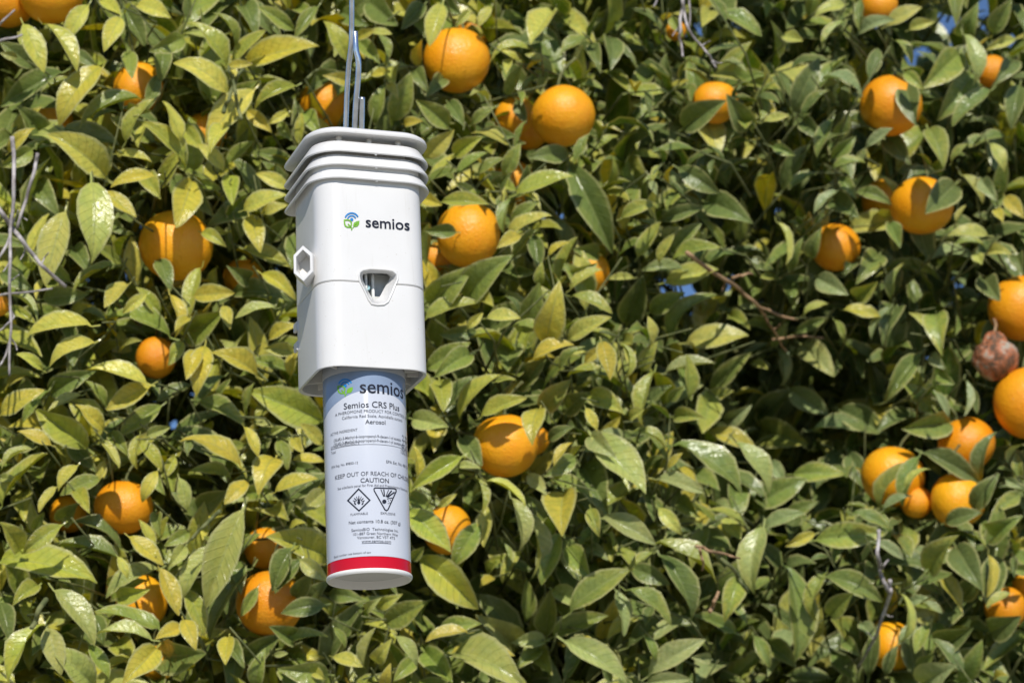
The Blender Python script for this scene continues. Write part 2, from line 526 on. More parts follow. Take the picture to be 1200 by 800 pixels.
# ------------------------------------------------------------------ leaves read off the photograph: base x y, tip x y, width, kind
HL = """
28 28 52 85 27 y|52 27 92 82 18 y|103 6 76 52 20 y|141 20 122 60 24 y|145 8 170 55 25 d|118 0 142 18 18 y|216 44 176 60 25 g|118 78 67 145 25 Y
72 84 0 125 32 d|125 208 57 156 42 y|165 115 92 148 14 g|146 165 180 115 16 t|218 198 166 141 30 t|212 165 191 118 20 y|228 200 222 137 30 g|137 180 178 190 12 y
267 110 205 71 23 y|40 80 0 50 24 d|20 68 0 62 11 p|10 178 40 150 15 Y|38 175 0 195 22 g|60 165 20 125 30 d|85 60 115 80 14 d|160 5 200 20 25 y
190 55 188 98 22 d|75 150 140 170 22 d|266 78 221 25 24 t|276 55 251 14 18 g|285 8 300 42 28 d|272 75 311 35 18 t|285 75 373 53 30 Y|267 78 296 75 10 Y
345 35 302 8 22 g|372 8 345 45 20 g|408 72 380 24 22 t|410 98 380 88 18 Y|346 100 297 128 25 t|262 130 302 95 28 g|296 105 240 168 28 y|290 130 318 155 18 Y
262 200 231 168 20 y|265 195 297 165 16 g|345 195 298 178 20 d|328 143 342 165 14 g|337 132 315 145 12 y|418 45 440 35 14 Y|400 15 430 30 25 d|420 48 445 75 20 g
290 0 320 40 22 d|360 100 400 85 22 d|108 213 108 307 46 s|75 248 53 335 38 s|122 225 160 255 22 Y|180 205 129 219 15 Y|168 205 188 232 24 t|225 210 207 266 38 Y
137 310 84 341 8 g|50 350 103 345 25 d|150 332 122 360 24 y|188 370 159 336 20 t|172 345 143 367 16 y|200 345 207 395 22 Y|222 372 205 388 14 Y|185 303 200 340 22 d
235 313 221 370 18 t|106 380 30 392 20 y|200 393 122 372 22 g|12 345 45 375 12 p|13 358 42 380 16 t|40 215 68 250 30 d|0 320 40 340 22 d|130 260 150 275 20 d
85 290 105 320 24 d|95 365 125 375 12 d|110 400 57 427 20 y|50 433 18 414 14 y|172 447 99 432 20 y|177 450 124 480 26 Y|125 475 96 445 18 g|58 462 110 435 28 d
95 462 55 483 12 p|0 485 51 456 20 Y|55 458 26 495 14 g|122 503 88 474 22 Y|102 525 41 478 36 t|60 520 20 505 20 Y|188 475 139 511 26 g|222 450 182 471 18 d
214 400 197 428 18 t|232 412 218 444 24 Y|240 405 230 462 30 Y|262 440 226 478 20 d|128 507 150 533 18 g|163 517 190 552 16 t|118 515 140 548 9 y|85 520 112 552 24 d
37 515 0 530 25 d|37 525 0 550 11 p|0 590 55 530 20 t|90 545 68 575 18 y|66 570 45 600 14 y|118 560 70 580 18 g|122 540 115 567 12 y|184 552 166 588 18 Y
178 560 192 578 18 g|205 535 193 560 14 t|210 560 220 598 18 p|163 510 160 550 12 t|145 500 158 520 15 d|172 510 200 500 14 p|0 560 22 565 12 p|88 575 105 600 20 t
302 440 248 412 30 Y|342 436 290 421 22 g|345 412 309 408 18 t|378 492 292 458 44 t|232 470 288 497 28 g|198 510 280 540 32 d|283 545 212 513 28 Y|247 532 290 558 16 t
287 500 303 535 10 Y|322 536 303 576 36 Y|290 563 263 590 22 Y|288 578 318 575 20 g|322 575 372 559 24 Y|326 515 337 550 18 g|343 513 355 530 16 Y|343 538 380 540 13 Y
378 520 352 496 20 y|318 508 336 500 10 p|272 562 222 550 14 g|230 600 265 575 28 d|255 468 270 443 12 g|290 490 297 448 10 g|340 440 350 405 12 Y|380 575 352 600 22 p
297 494 322 500 7 p|345 545 378 555 18 d|268 205 273 240 22 t|285 245 336 228 26 y|310 250 337 240 14 y|292 252 305 295 26 Y|290 245 245 262 30 d|225 228 250 252 25 d
285 290 340 312 24 t|307 320 347 350 22 Y|270 345 340 350 30 d|322 360 275 372 9 p|226 347 275 343 24 Y|216 395 262 365 36 g|262 358 270 385 16 y|236 272 265 288 16 t
318 280 342 255 20 d|338 220 300 203 18 y|315 398 348 380 20 Y|232 215 260 222 14 g|25 645 0 612 28 t|40 620 52 600 14 g|72 615 26 648 24 t|142 640 76 612 20 d
140 655 59 640 18 d|0 655 113 680 30 t|45 685 15 708 22 t|65 690 112 755 28 p|152 628 192 662 22 Y|180 648 163 608 14 y|222 622 193 640 18 g|217 640 197 665 18 p
183 600 188 628 16 g|185 665 123 698 26 p|138 652 150 678 10 y|188 665 210 721 26 Y|188 735 111 715 24 g|178 747 112 741 22 p|184 758 145 800 34 Y|215 725 230 760 22 Y
215 735 182 748 20 Y|283 598 241 712 52 p|250 640 213 698 28 p|218 690 240 745 22 t|292 665 243 748 30 d|50 730 8 800 30 t|55 735 72 790 28 p|110 803 55 758 36 p
105 755 128 795 20 g|0 705 12 750 24 d|185 770 240 765 46 d|110 720 122 755 18 d|384 652 314 628 42 t|352 655 384 680 20 p|352 655 322 695 22 d|345 700 365 670 22 d
355 710 385 680 24 d|380 708 329 718 24 d|330 757 384 744 18 g|283 772 331 743 28 d|300 805 310 760 22 g|385 790 327 783 30 g|268 745 264 778 22 Y|321 767 338 765 8 p
268 755 285 780 22 d|430 715 445 700 14 p|427 783 438 735 12 p|390 768 425 780 20 y|385 695 425 702 20 d|365 785 382 795 14 y|412 738 425 715 14 d|392 735 405 760 12 g
518 5 503 54 26 y|497 5 470 35 22 d|432 2 465 30 32 d|550 12 533 32 12 t|575 8 560 32 14 y|648 12 622 51 34 y|622 58 573 71 14 t|590 80 628 108 26 d
527 150 488 117 26 g|440 145 450 98 22 g|460 142 482 85 30 g|485 82 502 108 20 d|455 100 466 115 14 Y|435 88 458 84 14 Y|443 40 452 78 16 g|430 38 460 40 10 y
473 145 495 142 14 Y|497 185 532 152 24 y|532 182 565 160 22 t|560 160 605 160 22 d|535 205 571 178 14 g|590 205 610 168 20 g|560 203 590 185 14 g|665 180 620 185 24 d
525 120 543 147 20 d|553 145 580 125 12 g|520 0 540 18 22 d|605 118 617 145 16 d|518 236 573 239 19 t|495 232 518 240 18 Y|535 272 498 270 18 d|595 275 646 252 20 y
600 232 590 275 16 g|598 262 632 235 16 g|610 275 582 290 18 Y|602 300 632 268 18 g|605 226 672 206 15 t|668 192 718 297 50 d|625 275 632 315 20 d|655 328 677 277 14 t
652 300 665 318 16 d|642 300 668 283 10 Y|500 355 553 313 36 g|545 350 598 300 42 g|498 372 561 354 24 t|570 372 610 372 20 y|610 390 632 332 34 g|640 402 655 332 38 Y
670 346 718 366 18 t|665 398 716 371 22 y|558 388 515 392 20 d|548 385 566 366 12 y|665 330 700 308 20 g|668 338 706 315 12 y|632 335 635 307 14 t|605 318 628 318 14 d
500 215 540 200 16 g|578 228 598 202 20 d|500 432 551 401 26 g|552 415 510 440 28 g|485 448 508 471 28 t|515 445 520 481 28 t|538 492 584 437 11 t|520 480 560 440 20 d
563 488 617 465 24 t|605 455 640 420 30 d|635 480 669 445 28 g|632 478 623 518 30 Y|642 515 672 500 16 d|665 480 690 460 30 d|690 462 730 483 28 t|687 478 700 505 14 Y
483 490 525 500 26 p|540 512 565 545 26 d|540 535 482 573 30 t|535 545 563 548 10 p|490 560 485 522 11 Y|674 535 640 557 22 g|672 518 648 545 9 Y|572 562 617 593 10 y
560 560 565 602 14 t|620 555 640 580 18 p|692 510 720 535 26 p|680 545 712 600 44 d|515 595 535 578 12 y|480 580 508 600 22 g|625 420 672 402 16 Y|685 425 708 405 14 Y
665 440 712 435 12 t|655 433 685 405 16 g|580 447 605 445 10 t|480 598 528 646 34 t|570 593 567 641 22 y|600 583 611 645 26 p|562 612 530 664 28 g|493 652 561 713 42 t
610 645 588 683 10 y|590 635 592 675 13 g|622 600 626 677 18 p|655 625 634 685 30 g|662 576 658 625 44 Y|662 630 680 680 28 d|648 690 685 715 24 p|615 730 617 677 22 g
640 745 645 691 28 g|603 755 561 722 36 p|640 750 600 752 20 p|515 738 563 730 24 g|548 740 498 750 12 Y|530 762 603 767 12 Y|530 765 615 803 50 s|450 730 501 705 30 g
440 708 470 697 18 t|464 745 490 780 14 p|440 775 457 750 20 y|450 805 457 778 16 Y|487 770 462 797 20 g|497 762 530 800 30 g|632 760 605 782 22 g|483 655 497 640 14 g
648 745 712 720 24 g|668 715 737 666 28 g|706 606 769 637 32 p|692 595 702 628 18 t|772 595 799 626 18 y|768 635 842 681 22 t|765 647 735 675 14 t|740 665 785 684 24 d
775 650 812 728 34 d|735 690 788 731 20 g|722 690 732 745 22 p|735 755 815 730 24 d|862 740 812 720 24 g|760 790 826 748 32 p|755 745 768 775 14 g|833 772 810 770 14 p
685 745 692 762 14 Y|663 750 735 800 36 p|758 800 810 795 22 p|865 675 850 727 28 t|665 640 692 678 28 g|885 745 898 780 14 t|795 197 843 226 26 d|762 212 770 228 10 p
728 255 770 238 20 t|747 300 775 260 22 t|775 258 825 243 22 d|787 295 822 261 22 g|787 305 844 288 22 t|772 308 790 274 10 y|800 315 752 316 12 p|780 330 842 315 26 y
742 325 712 327 13 y|735 380 753 323 34 d|762 365 802 343 24 g|785 402 836 342 28 g|805 400 877 392 28 y|763 405 760 370 12 y|825 235 880 260 35 d|912 260 922 310 10 y
855 370 878 385 18 t|705 400 715 445 24 Y|752 435 770 400 20 t|727 402 733 445 14 t|806 468 805 415 20 t|832 460 880 412 30 g|825 470 860 458 18 t|780 435 838 425 16 p
858 465 897 462 8 Y|880 425 900 432 14 y|850 495 880 475 20 p|830 505 888 528 26 Y|745 490 787 450 24 d|742 505 782 528 14 t|695 508 757 578 46 s|770 560 826 577 22 p
790 520 872 577 36 g|862 518 904 577 30 s|890 505 945 520 40 t|797 548 815 567 14 Y|783 548 800 530 10 Y|790 488 825 490 20 t|738 490 755 480 16 y|765 435 752 500 14 t
783 468 803 452 14 g|882 595 945 560 34 g|795 585 820 605 22 g|815 405 860 398 14 t|990 5 955 18 18 y|918 42 941 48 18 y|990 25 962 55 14 t|1005 40 1048 22 16 p
1010 0 1008 38 14 g|930 130 960 68 30 d|962 93 1012 110 14 p|980 80 1010 105 20 d|908 88 918 122 16 d|895 142 925 135 10 y|940 138 972 105 14 g|975 140 957 185 16 g
975 185 1003 160 18 g|975 198 1015 190 16 t|905 172 932 182 14 g|940 140 965 165 20 d|1015 172 1047 150 14 p|1037 158 1067 192 26 d|1038 30 1080 8 18 y|1065 35 1095 25 16 y
1130 45 1145 5 26 g|1163 40 1185 0 24 g|1125 62 1082 103 36 t|1130 40 1143 100 22 s|1140 85 1100 140 34 g|1160 105 1115 148 24 g|1190 46 1155 58 16 y|1088 150 1106 195 28 t
1115 190 1135 168 12 t|1178 160 1140 170 12 g|1170 120 1185 85 25 d|1048 47 1070 75 12 t|1160 168 1178 200 18 y|1060 85 1082 105 16 t|985 207 1003 233 16 g|1003 225 1045 238 18 g
980 223 953 250 14 p|975 232 1005 255 30 d|1042 262 1055 290 20 g|1030 298 1005 330 30 g|1003 348 1028 330 24 t|957 325 993 345 26 p|990 362 1032 370 18 Y|932 390 970 372 18 g
942 368 970 355 12 y|1042 360 1020 400 12 p|1050 360 1035 400 30 d|1043 350 1058 308 16 t|978 375 990 400 12 t|1120 215 1085 250 36 d|1128 205 1153 238 16 y|1150 210 1168 235 20 p
1158 275 1111 275 16 y|1120 285 1155 288 12 t|1157 297 1185 297 18 y|1178 230 1200 255 20 Y|1167 245 1175 260 14 Y|1145 298 1150 310 16 y|1150 325 1172 352 28 d|1097 368 1103 412 32 t
1120 260 1132 240 8 y|938 402 977 440 32 s|912 408 917 452 18 p|930 405 922 448 18 p|890 490 930 455 30 d|925 455 972 488 28 p|953 503 1022 508 16 p|985 480 1040 510 34 d
887 540 930 505 34 t|930 555 990 555 24 t|902 540 920 567 18 p|1078 415 1036 470 30 g|995 530 1015 575 26 d|1115 495 1057 502 32 g|1083 530 1150 565 30 d|1092 415 1107 432 16 p
1098 438 1118 450 18 g|1097 460 1112 488 14 p|1132 445 1130 488 10 p|1135 450 1145 485 16 d|1150 565 1165 505 24 d|1060 570 1090 548 12 y|1030 595 1068 540 12 t|1035 597 1068 580 12 p
1195 578 1165 600 20 t|1178 560 1198 572 12 p|1140 598 1170 555 26 d|893 617 882 695 38 s|957 632 1037 624 34 t|955 625 920 640 16 Y|895 618 942 600 14 p|968 675 1035 703 26 g
967 670 954 728 18 t|921 662 935 775 20 g|897 750 933 782 26 g|884 745 903 782 18 g|970 720 1000 695 26 t|975 762 1005 800 24 g|990 750 1007 768 18 g|1010 730 1025 752 18 p
1025 635 1060 655 14 p|1000 600 1042 618 14 g|1038 790 1052 755 14 d|925 790 975 795 20 d|1088 668 1122 628 34 t|1160 650 1157 700 12 Y|1167 650 1158 712 32 d|1185 695 1155 710 14 y
1205 668 1180 665 14 t|1057 695 1055 755 9 y|1075 732 1052 755 16 p|1087 732 1072 765 18 t|1083 705 1105 718 10 p|1065 705 1088 700 12 p|1080 800 1120 780 40 p|1075 780 1095 765 16 g
1165 630 1195 605 30 g|1165 795 1180 790 14 Y|1120 640 1150 690 38 d|1160 740 1195 722 34 d|1100 760 1140 735 34 d|1125 700 1150 670 28 d|1195 100 1185 150 26 d|1190 300 1200 320 20 d
800 150 850 118 34 d|880 152 852 112 30 d|150 60 155 92 20 g|215 150 238 176 26 t|264 148 246 178 22 y|396 84 362 108 28 d|356 132 376 160 22 g|130 692 168 680 30 g
692 346 660 308 28 g|702 298 672 292 22 g|950 302 962 268 20 g|1004 302 990 322 22 d|1072 792 1062 732 28 d|1018 792 1028 732 26 d|1188 72 1165 98 24 d
1076 535 1056 592 24 g|585 236 600 194 26 d|613 226 618 194 22 d|1060 98 1074 146 30 d|520 92 500 112 20 d|70 610 92 590 24 d|290 330 268 312 22 d
342 642 318 692 26 d|346 748 316 734 24 d|302 688 282 722 18 g|184 88 172 130 20 d|148 132 176 130 16 t|138 702 174 690 24 t|1108 612 1150 600 22 d|788 20 800 44 14 t
"""
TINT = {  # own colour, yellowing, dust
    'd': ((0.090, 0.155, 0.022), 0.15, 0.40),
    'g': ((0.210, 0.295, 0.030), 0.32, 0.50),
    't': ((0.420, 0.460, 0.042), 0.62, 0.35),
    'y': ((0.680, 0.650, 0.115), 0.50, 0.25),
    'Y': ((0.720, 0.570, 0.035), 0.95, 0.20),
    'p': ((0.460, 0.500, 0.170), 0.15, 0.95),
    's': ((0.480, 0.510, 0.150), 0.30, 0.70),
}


# ------------------------------------------------------------------ leaf batches (numpy)
def blade_rows(kind):
    if kind == 'full':
        return np.array([-0.15, -0.01, 0.05, 0.16, 0.32, 0.50, 0.68, 0.84, 0.94, 1.0]), np.array([-1, -0.5, 0, 0.5, 1.0])
    return np.array([-0.12, 0.0, 0.14, 0.38, 0.64, 0.86, 1.0]), np.array([-1, 0, 1.0])


def leaf_batch(B, T, Nrm, W, fold, arch, wavy, twist, ph, kind):
    """B,T (n,3) ends; Nrm (n,3) upper side; returns verts (n,rows*cols,3), uv, quads"""
    t, vv = blade_rows(kind)
    n = len(B)
    A = T - B
    L = np.linalg.norm(A, axis=1, keepdims=True)
    a = A / L
    N = Nrm - (Nrm * a).sum(1, keepdims=True) * a
    N /= np.linalg.norm(N, axis=1, keepdims=True) + 1e-9
    Sd = np.cross(N, a)
    tc = np.clip(t, 0, 1)
    prof = np.sin(np.pi * np.clip(tc, 0, 1) ** 0.88) ** 0.80 * (1 - 0.10 * tc)
    prof = prof * 0.5
    prof[t >= 0.999] = 0.008
    prof[t <= 0.0] = 0.024
    verts = np.zeros((n, len(t), len(vv), 3))
    for i, ti in enumerate(t):
        h = arch * 4 * tc[i] * (1 - tc[i]) - 0.55 * np.abs(arch) * np.clip((tc[i] - 0.75) / 0.25, 0, 1) ** 2
        ctr = B + a * (L * ti) + N * (L[:, 0] * h)[:, None]
        if ti < 0:
            ctr = ctr - N * (L * 0.05)
        tw = twist * (ti - 0.4)
        Nn = N * np.cos(tw)[:, None] + Sd * np.sin(tw)[:, None]
        Sn = Sd * np.cos(tw)[:, None] - N * np.sin(tw)[:, None]
        for j, vj in enumerate(vv):
            hw = W * prof[i] * abs(vj)
            f = fold * (1.0 if ti > 0 else 0.0)
            # margins flare slightly back outward and ripple
            lift = hw * np.sin(f) * (1.0 - 0.28 * abs(vj)) + W * wavy * (vj * vj) * np.sin(9.0 * ti + ph + (1.7 if vj > 0 else 0)) * (1 if 0 < ti < 1 else 0)
            verts[:, i, j] = ctr + Sn * (np.sign(vj) * hw * np.cos(f))[:, None] + Nn * lift[:, None]
    r, cN = len(t), len(vv)
    quads = []
    for i in range(r - 1):
        for j in range(cN - 1):
            k = i * cN + j
            quads.append((k, k + 1, k + cN + 1, k + cN))
    uv = np.zeros((r, cN, 2))
    uv[:, :, 0] = np.clip(t, 0, 1)[:, None]
    uv[:, :, 1] = (vv[None, :] + 1) / 2
    uv[t <= 0.0, :, 1] = 0.5
    return verts.reshape(n, r * cN, 3), uv.reshape(r * cN, 2), np.array(quads)


def leaf_mesh(name, V, uv, quads, tint, aux):
    n, k, _ = V.shape
    me = bpy.data.meshes.new(name)
    q = (quads[None] + (np.arange(n) * k)[:, None, None]).reshape(-1, 4)
    me.vertices.add(n * k)
    me.vertices.foreach_set('co', V.reshape(-1).astype(np.float32))
    me.loops.add(q.size)
    me.loops.foreach_set('vertex_index', q.reshape(-1).astype(np.int32))
    me.polygons.add(len(q))
    me.polygons.foreach_set('loop_start', (np.arange(len(q)) * 4).astype(np.int32))
    me.update(calc_edges=True)
    me.polygons.foreach_set('use_smooth', np.ones(len(q), dtype=bool))
    ev = np.zeros(len(me.edges) * 2, dtype=np.int32)
    me.edges.foreach_get('vertices', ev)
    cN = int(quads[0][3])  - int(quads[0][0])
    mid = ((ev % k) % cN == cN // 2).reshape(-1, 2).all(1)
    me.attributes.new('sharp_edge', 'BOOLEAN', 'EDGE').data.foreach_set('value', mid)
    ul = me.uv_layers.new(name='blade')
    uvs = np.tile(uv, (n, 1))[q.reshape(-1)]
    ul.data.foreach_set('uv', uvs.reshape(-1).astype(np.float32))
    for nm, arr in (('tint', tint), ('aux', aux)):
        at_ = me.attributes.new(nm, 'FLOAT_COLOR', 'POINT')
        full = np.ones((n, k, 4), dtype=np.float32)
        full[:, :, :3] = arr[:, None, :]
        at_.data.foreach_set('color', full.reshape(-1))
    me.materials.append(M['leaf'])
    return me


# ------------------------------------------------------------------ the tree
TREE_AT = Vector((0.25, 4.0, 0.0))
tree = thing('orange_tree', 'dense orange tree with glossy green and yellowing leaves behind the hanging dispenser', 'tree', Matrix.Translation(TREE_AT))
TI = Matrix.Translation(-TREE_AT)


def tree_part(name, me, mat):
    me.transform(TI)
    return link(name, me, mat, tree)


sunv = np.array(SUN_DIR)
upv = np.array((0, 0, 1.0))
hand = []
for row in HL.replace('\n', '|').split('|'):
    f = row.split()
    if len(f) == 6:
        hand.append((float(f[0]), float(f[1]), float(f[2]), float(f[3]), float(f[4]), f[5]))

HOLES = [(1110, 42, 16), (1080, 74, 10), (1184, 58, 8), (807, 348, 13), (790, 342, 8), (847, 318, 7), (883, 266, 7), (858, 350, 6), (1038, 249, 7), (839, 252, 5), (1139, 335, 6), (660, 252, 6)]


_nl = {}


def near_lim(x, y):
    if (x, y) not in _nl:
        _nl[(x, y)] = depth_at(x, y, 0.072 + 0.055)
    return _nl[(x, y)]


def blocked(pts, margin=12):
    """would a leaf here hide a fruit or close one of the gaps"""
    for p in pts:
        x, y, d = proj(p)
        for (c3, r3, d3, fx, fy, fr) in FRUIT:
            if d < d3 + 0.02 and math.hypot(x - fx, y - fy) < (fr * 0.84 + margin - 12 if (d3 - r3 * 0.2) < near_lim(fx, fy) else fr * 0.25):
                return True
        for (hx, hy, hr) in HOLES:
            if math.hypot(x - hx, y - hy) < (hr * 0.75 + 6):
                return True
    return False



twv, twf = [], []              # small green and brown twigs, joined
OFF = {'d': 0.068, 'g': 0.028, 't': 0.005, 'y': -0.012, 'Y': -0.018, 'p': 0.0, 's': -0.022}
recs = []
for (x0, y0, x1, y1, wp, kd) in hand:
    mx, my = (x0 + x1) / 2, (y0 + y1) / 2
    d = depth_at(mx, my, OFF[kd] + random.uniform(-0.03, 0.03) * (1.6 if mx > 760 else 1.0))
    for (c3, r3, d3, fx, fy, fr) in FRUIT:
        for (qx, qy) in ((mx, my), (x1, y1), (x0, y0)):
            q = math.hypot(qx - fx, qy - fy) / fr
            if q < 0.93:
                d = min(d, d3 - r3 * math.sqrt(1 - q * q) - 0.012)
    px2m = d / F
    L2 = math.hypot(x1 - x0, y1 - y0) * px2m
    wm = wp * px2m * 1.04
    asp = L2 / wm
    fold = random.uniform(0.55, 1.0) if kd in 'dgtp' else random.uniform(0.3, 0.85)
    roll = 0.0
    if asp < 2.1:
        Lr = min(2.1 * wm, 1.6 * L2)
        dz = math.sqrt(max(0, Lr * Lr - L2 * L2))
        W = wm / math.cos(fold)
    else:
        dz = L2 * random.uniform(0.08, 0.3)
        W = max(L2 / 2.05, wm)
        roll = math.acos(min(1, wm / W)) * 0.86
        W = W / (1 - 0.5 * (1 - math.cos(fold)))
    B = at(x0, y0, d + dz * 0.5)
    T = at(x1, y1, d - dz * 0.5)
    a = (T - B).normalized()
    view = (CAM - (B + T) / 2).normalized()
    n0 = (view - a * view.dot(a)).normalized()
    best = None
    for sg in (1, -1):
        nn = Matrix.Rotation(sg * roll + random.uniform(-0.30, 0.30), 3, a) @ n0
        sc = nn.dot(Vector((0.05, -0.35, 1.0)))
        if best is None or sc > best[0]:
            best = (sc, nn)
    nn = best[1]
    if kd in 'yYs' and roll < 0.2:
        # tip the blade a little towards the light
        ax = a
        nn = (nn + Vector((0, 0, 0.4)) - a * a.z * 0.4 + Vector((random.uniform(-.3, .3), 0, 0))).normalized()
    recs.append((B, T, nn, W, fold, random.choice((random.uniform(0.02, 0.09), random.uniform(0.08, 0.19))), random.uniform(0.0, 0.07), random.uniform(-0.8, 0.8), kd, L2 * wm))
    # its twig runs back into the crown
    p1 = B + a * -0.012
    p2 = B + Vector((random.uniform(-.03, .03), 0.06 + random.uniform(0, .04), random.uniform(-.02, .03)))
    p3 = p2 + Vector((random.uniform(-.05, .05), 0.10, random.uniform(-.05, .03)))
    if not blocked([p1, p1.lerp(p2, .5), p2, p3], 18):
        tube_geo([p1, p2, p3], [0.0008, 0.0011, 0.0016], 5, twv, twf)


def attrs(kinds, xs, jit=0.16):
    ti = np.array([TINT[k][0] for k in kinds])
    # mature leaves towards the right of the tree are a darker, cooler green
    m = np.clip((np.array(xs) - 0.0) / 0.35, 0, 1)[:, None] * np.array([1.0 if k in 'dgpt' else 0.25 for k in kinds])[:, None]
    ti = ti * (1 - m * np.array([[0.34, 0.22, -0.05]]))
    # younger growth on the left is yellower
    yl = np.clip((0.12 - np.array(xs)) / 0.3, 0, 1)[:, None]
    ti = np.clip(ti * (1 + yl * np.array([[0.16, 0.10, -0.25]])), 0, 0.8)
    n = len(kinds)
    ti = ti * (1 + rng.uniform(-jit, jit, (n, 1))) * (1 + rng.uniform(-0.06, 0.06, (n, 3)))
    aux = np.stack([rng.uniform(0, 1, n), np.array([TINT[k][1] for k in kinds]) * rng.uniform(0.6, 1.3, n), np.array([TINT[k][2] for k in kinds]) * rng.uniform(0.4, 1.2, n)], 1)
    return ti, np.clip(aux, 0, 1)


def batch_of(rs, kind):
    arr = lambda i: np.array([np.array(r[i]) for r in rs], dtype=float)
    V, uv, q = leaf_batch(arr(0), arr(1), arr(2), arr(3), arr(4), arr(5), arr(6), arr(7), rng.uniform(0, 6.28, len(rs)), kind)
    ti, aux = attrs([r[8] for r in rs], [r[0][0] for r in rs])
    return V, uv, q, ti, aux


recs.sort(key=lambda r: -r[9])
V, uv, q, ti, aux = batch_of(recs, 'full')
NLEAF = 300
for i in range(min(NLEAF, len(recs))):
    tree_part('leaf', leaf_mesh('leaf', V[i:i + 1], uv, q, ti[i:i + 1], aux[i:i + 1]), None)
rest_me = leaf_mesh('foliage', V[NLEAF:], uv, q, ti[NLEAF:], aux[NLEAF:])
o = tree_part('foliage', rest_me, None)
o['kind'] = 'stuff'

# ---- the mass of the crown behind: leafy shoots in layers
def seg_pts(B, T):
    return [B, B.lerp(T, 0.33), B.lerp(T, 0.66), T]


fill = []


def shoot(root, direc, nleaf, Lm, kinds, wts, keep=None):
    direc = direc.normalized()
    ln = 0.016 * nleaf + 0.02
    tipp = root + direc * ln
    side = direc.orthogonal().normalized()
    a0 = random.uniform(0, 6.28)
    got = 0
    for k in range(nleaf):
        s = (k + 0.6) / nleaf
        b = root + direc * (ln * s)
        ang = a0 + k * 2.4
        rad = Matrix.Rotation(ang, 3, direc) @ side
        lean = random.uniform(0.75, 1.25) - 0.35 * s
        ad = (direc * math.cos(lean) + rad * math.sin(lean) + Vector((0, -0.12, random.uniform(-0.35, 0.05)))).normalized()
        L = Lm * random.uniform(0.5, 1.25)
        t = b + ad * L
        if keep is not None and t.y < front_y(t.x, t.z) + keep:
            continue
        if blocked(seg_pts(b, t)):
            continue
        nn = Vector((random.uniform(-.4, .4), -0.75 + random.uniform(-.3, .4), 0.75 + random.uniform(-.4, .4)))
        nn = (nn * 0.7 + direc * 0.5)
        fill.append((b, t, nn.normalized(), L * random.uniform(0.42, 0.56), random.uniform(0.25, 0.95), random.uniform(0.0, 0.16), random.uniform(0, 0.07), random.uniform(-0.9, 0.9), random.choices(kinds, wts)[0], 0))
        got += 1
    if got and root.y < 3.3 and not blocked(seg_pts(root, tipp)):
        tube_geo([root - direc * 0.05 + Vector((0, 0.03, -0.02)), root, tipp], [0.0018, 0.0015, 0.0008], 4, twv, twf)


def scatter(n, xr, zr, offr, Lm, power=1.0, keep=0.055):
    for _ in range(n):
        x = random.uniform(*xr)
        z = random.uniform(*zr)
        off = offr[0] + (offr[1] - offr[0]) * random.random() ** power
        y = front_y(x, z) + off
        lefty = max(0.0, min(1.0, 0.55 - 0.55 * x))
        wts = [0.46, 0.30, 0.10 + 0.20 * lefty, 0.03 + 0.16 * lefty, 0.01 + 0.10 * lefty, 0.06]
        dr = Vector((random.uniform(-.7, .7), -0.8, random.uniform(-.5, .75)))
        y += 0.06
        shoot(Vector((x, y, z)), dr, random.randint(4, 7), Lm, ['d', 'g', 't', 'y', 'Y', 'p'], wts, keep)


scatter(560, (-0.78, 0.82), (1.42, 2.72), (0.095, 0.17), 0.072)
scatter(1300, (-0.85, 0.90), (1.35, 2.80), (0.15, 0.42), 0.080)
scatter(1200, (-0.95, 1.00), (1.25, 2.90), (0.38, 0.90), 0.082)
scatter(3600, (-1.05, 1.15), (1.2, 3.0), (0.85, 1.70), 0.105)


scatter(190, (-0.75, 0.80), (1.45, 2.65), (0.00, 0.06), 0.046, 1.0, 0.008)


# crown outside the picture, all round
def shell(n):
    for _ in range(n):
        th = random.uniform(0, 2 * math.pi)
        ph = math.asin(random.uniform(-0.95, 1.0))
        k = random.uniform(0.8, 1.0)
        x = 0.05 + 1.75 * k * math.cos(ph) * math.sin(th)
        y = 4.05 - 1.42 * k * math.cos(ph) * math.cos(th)
        z = 1.95 + 1.45 * k * math.sin(ph)
        if z < 0.35:
            continue
        yf = front_y(x, z)
        if y < yf + 0.06:
            y = yf + random.uniform(0.03, 0.25)
        X, Y, D = proj(Vector((x, y, z)))
        if -120 < X < 1320 and -110 < Y < 910 and y < 3.6:
            continue
        out = Vector((x - 0.05, y - 4.05, (z - 1.95) * 0.8))
        dr = out.normalized() + Vector((random.uniform(-.6, .6), random.uniform(-.6, .6), random.uniform(-.4, .6)))
        shoot(Vector((x, y, z)), dr, random.randint(4, 7), 0.085, ['d', 'g', 't', 'y', 'Y', 'p'], [0.35, 0.32, 0.18, 0.08, 0.03, 0.08])


shell(3000)
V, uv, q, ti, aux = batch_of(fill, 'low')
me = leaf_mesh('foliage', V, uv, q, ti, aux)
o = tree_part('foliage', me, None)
o['kind'] = 'stuff'
print('fill leaves', len(fill), 'hand leaves', len(recs))

# ---- trunk, limbs
def limb(name, ctrl, r0, r1, mat, seg=10, n=6):
    pts = spline(ctrl, n)
    rr_ = [r0 + (r1 - r0) * (i / (len(pts) - 1)) for i in range(len(pts))]
    v_, f_ = tube_geo(pts, rr_, seg)
    me = bpy.data.meshes.new(name)
    me.from_pydata([tuple(p) for p in v_], [], f_)
    return tree_part(name, me, mat)


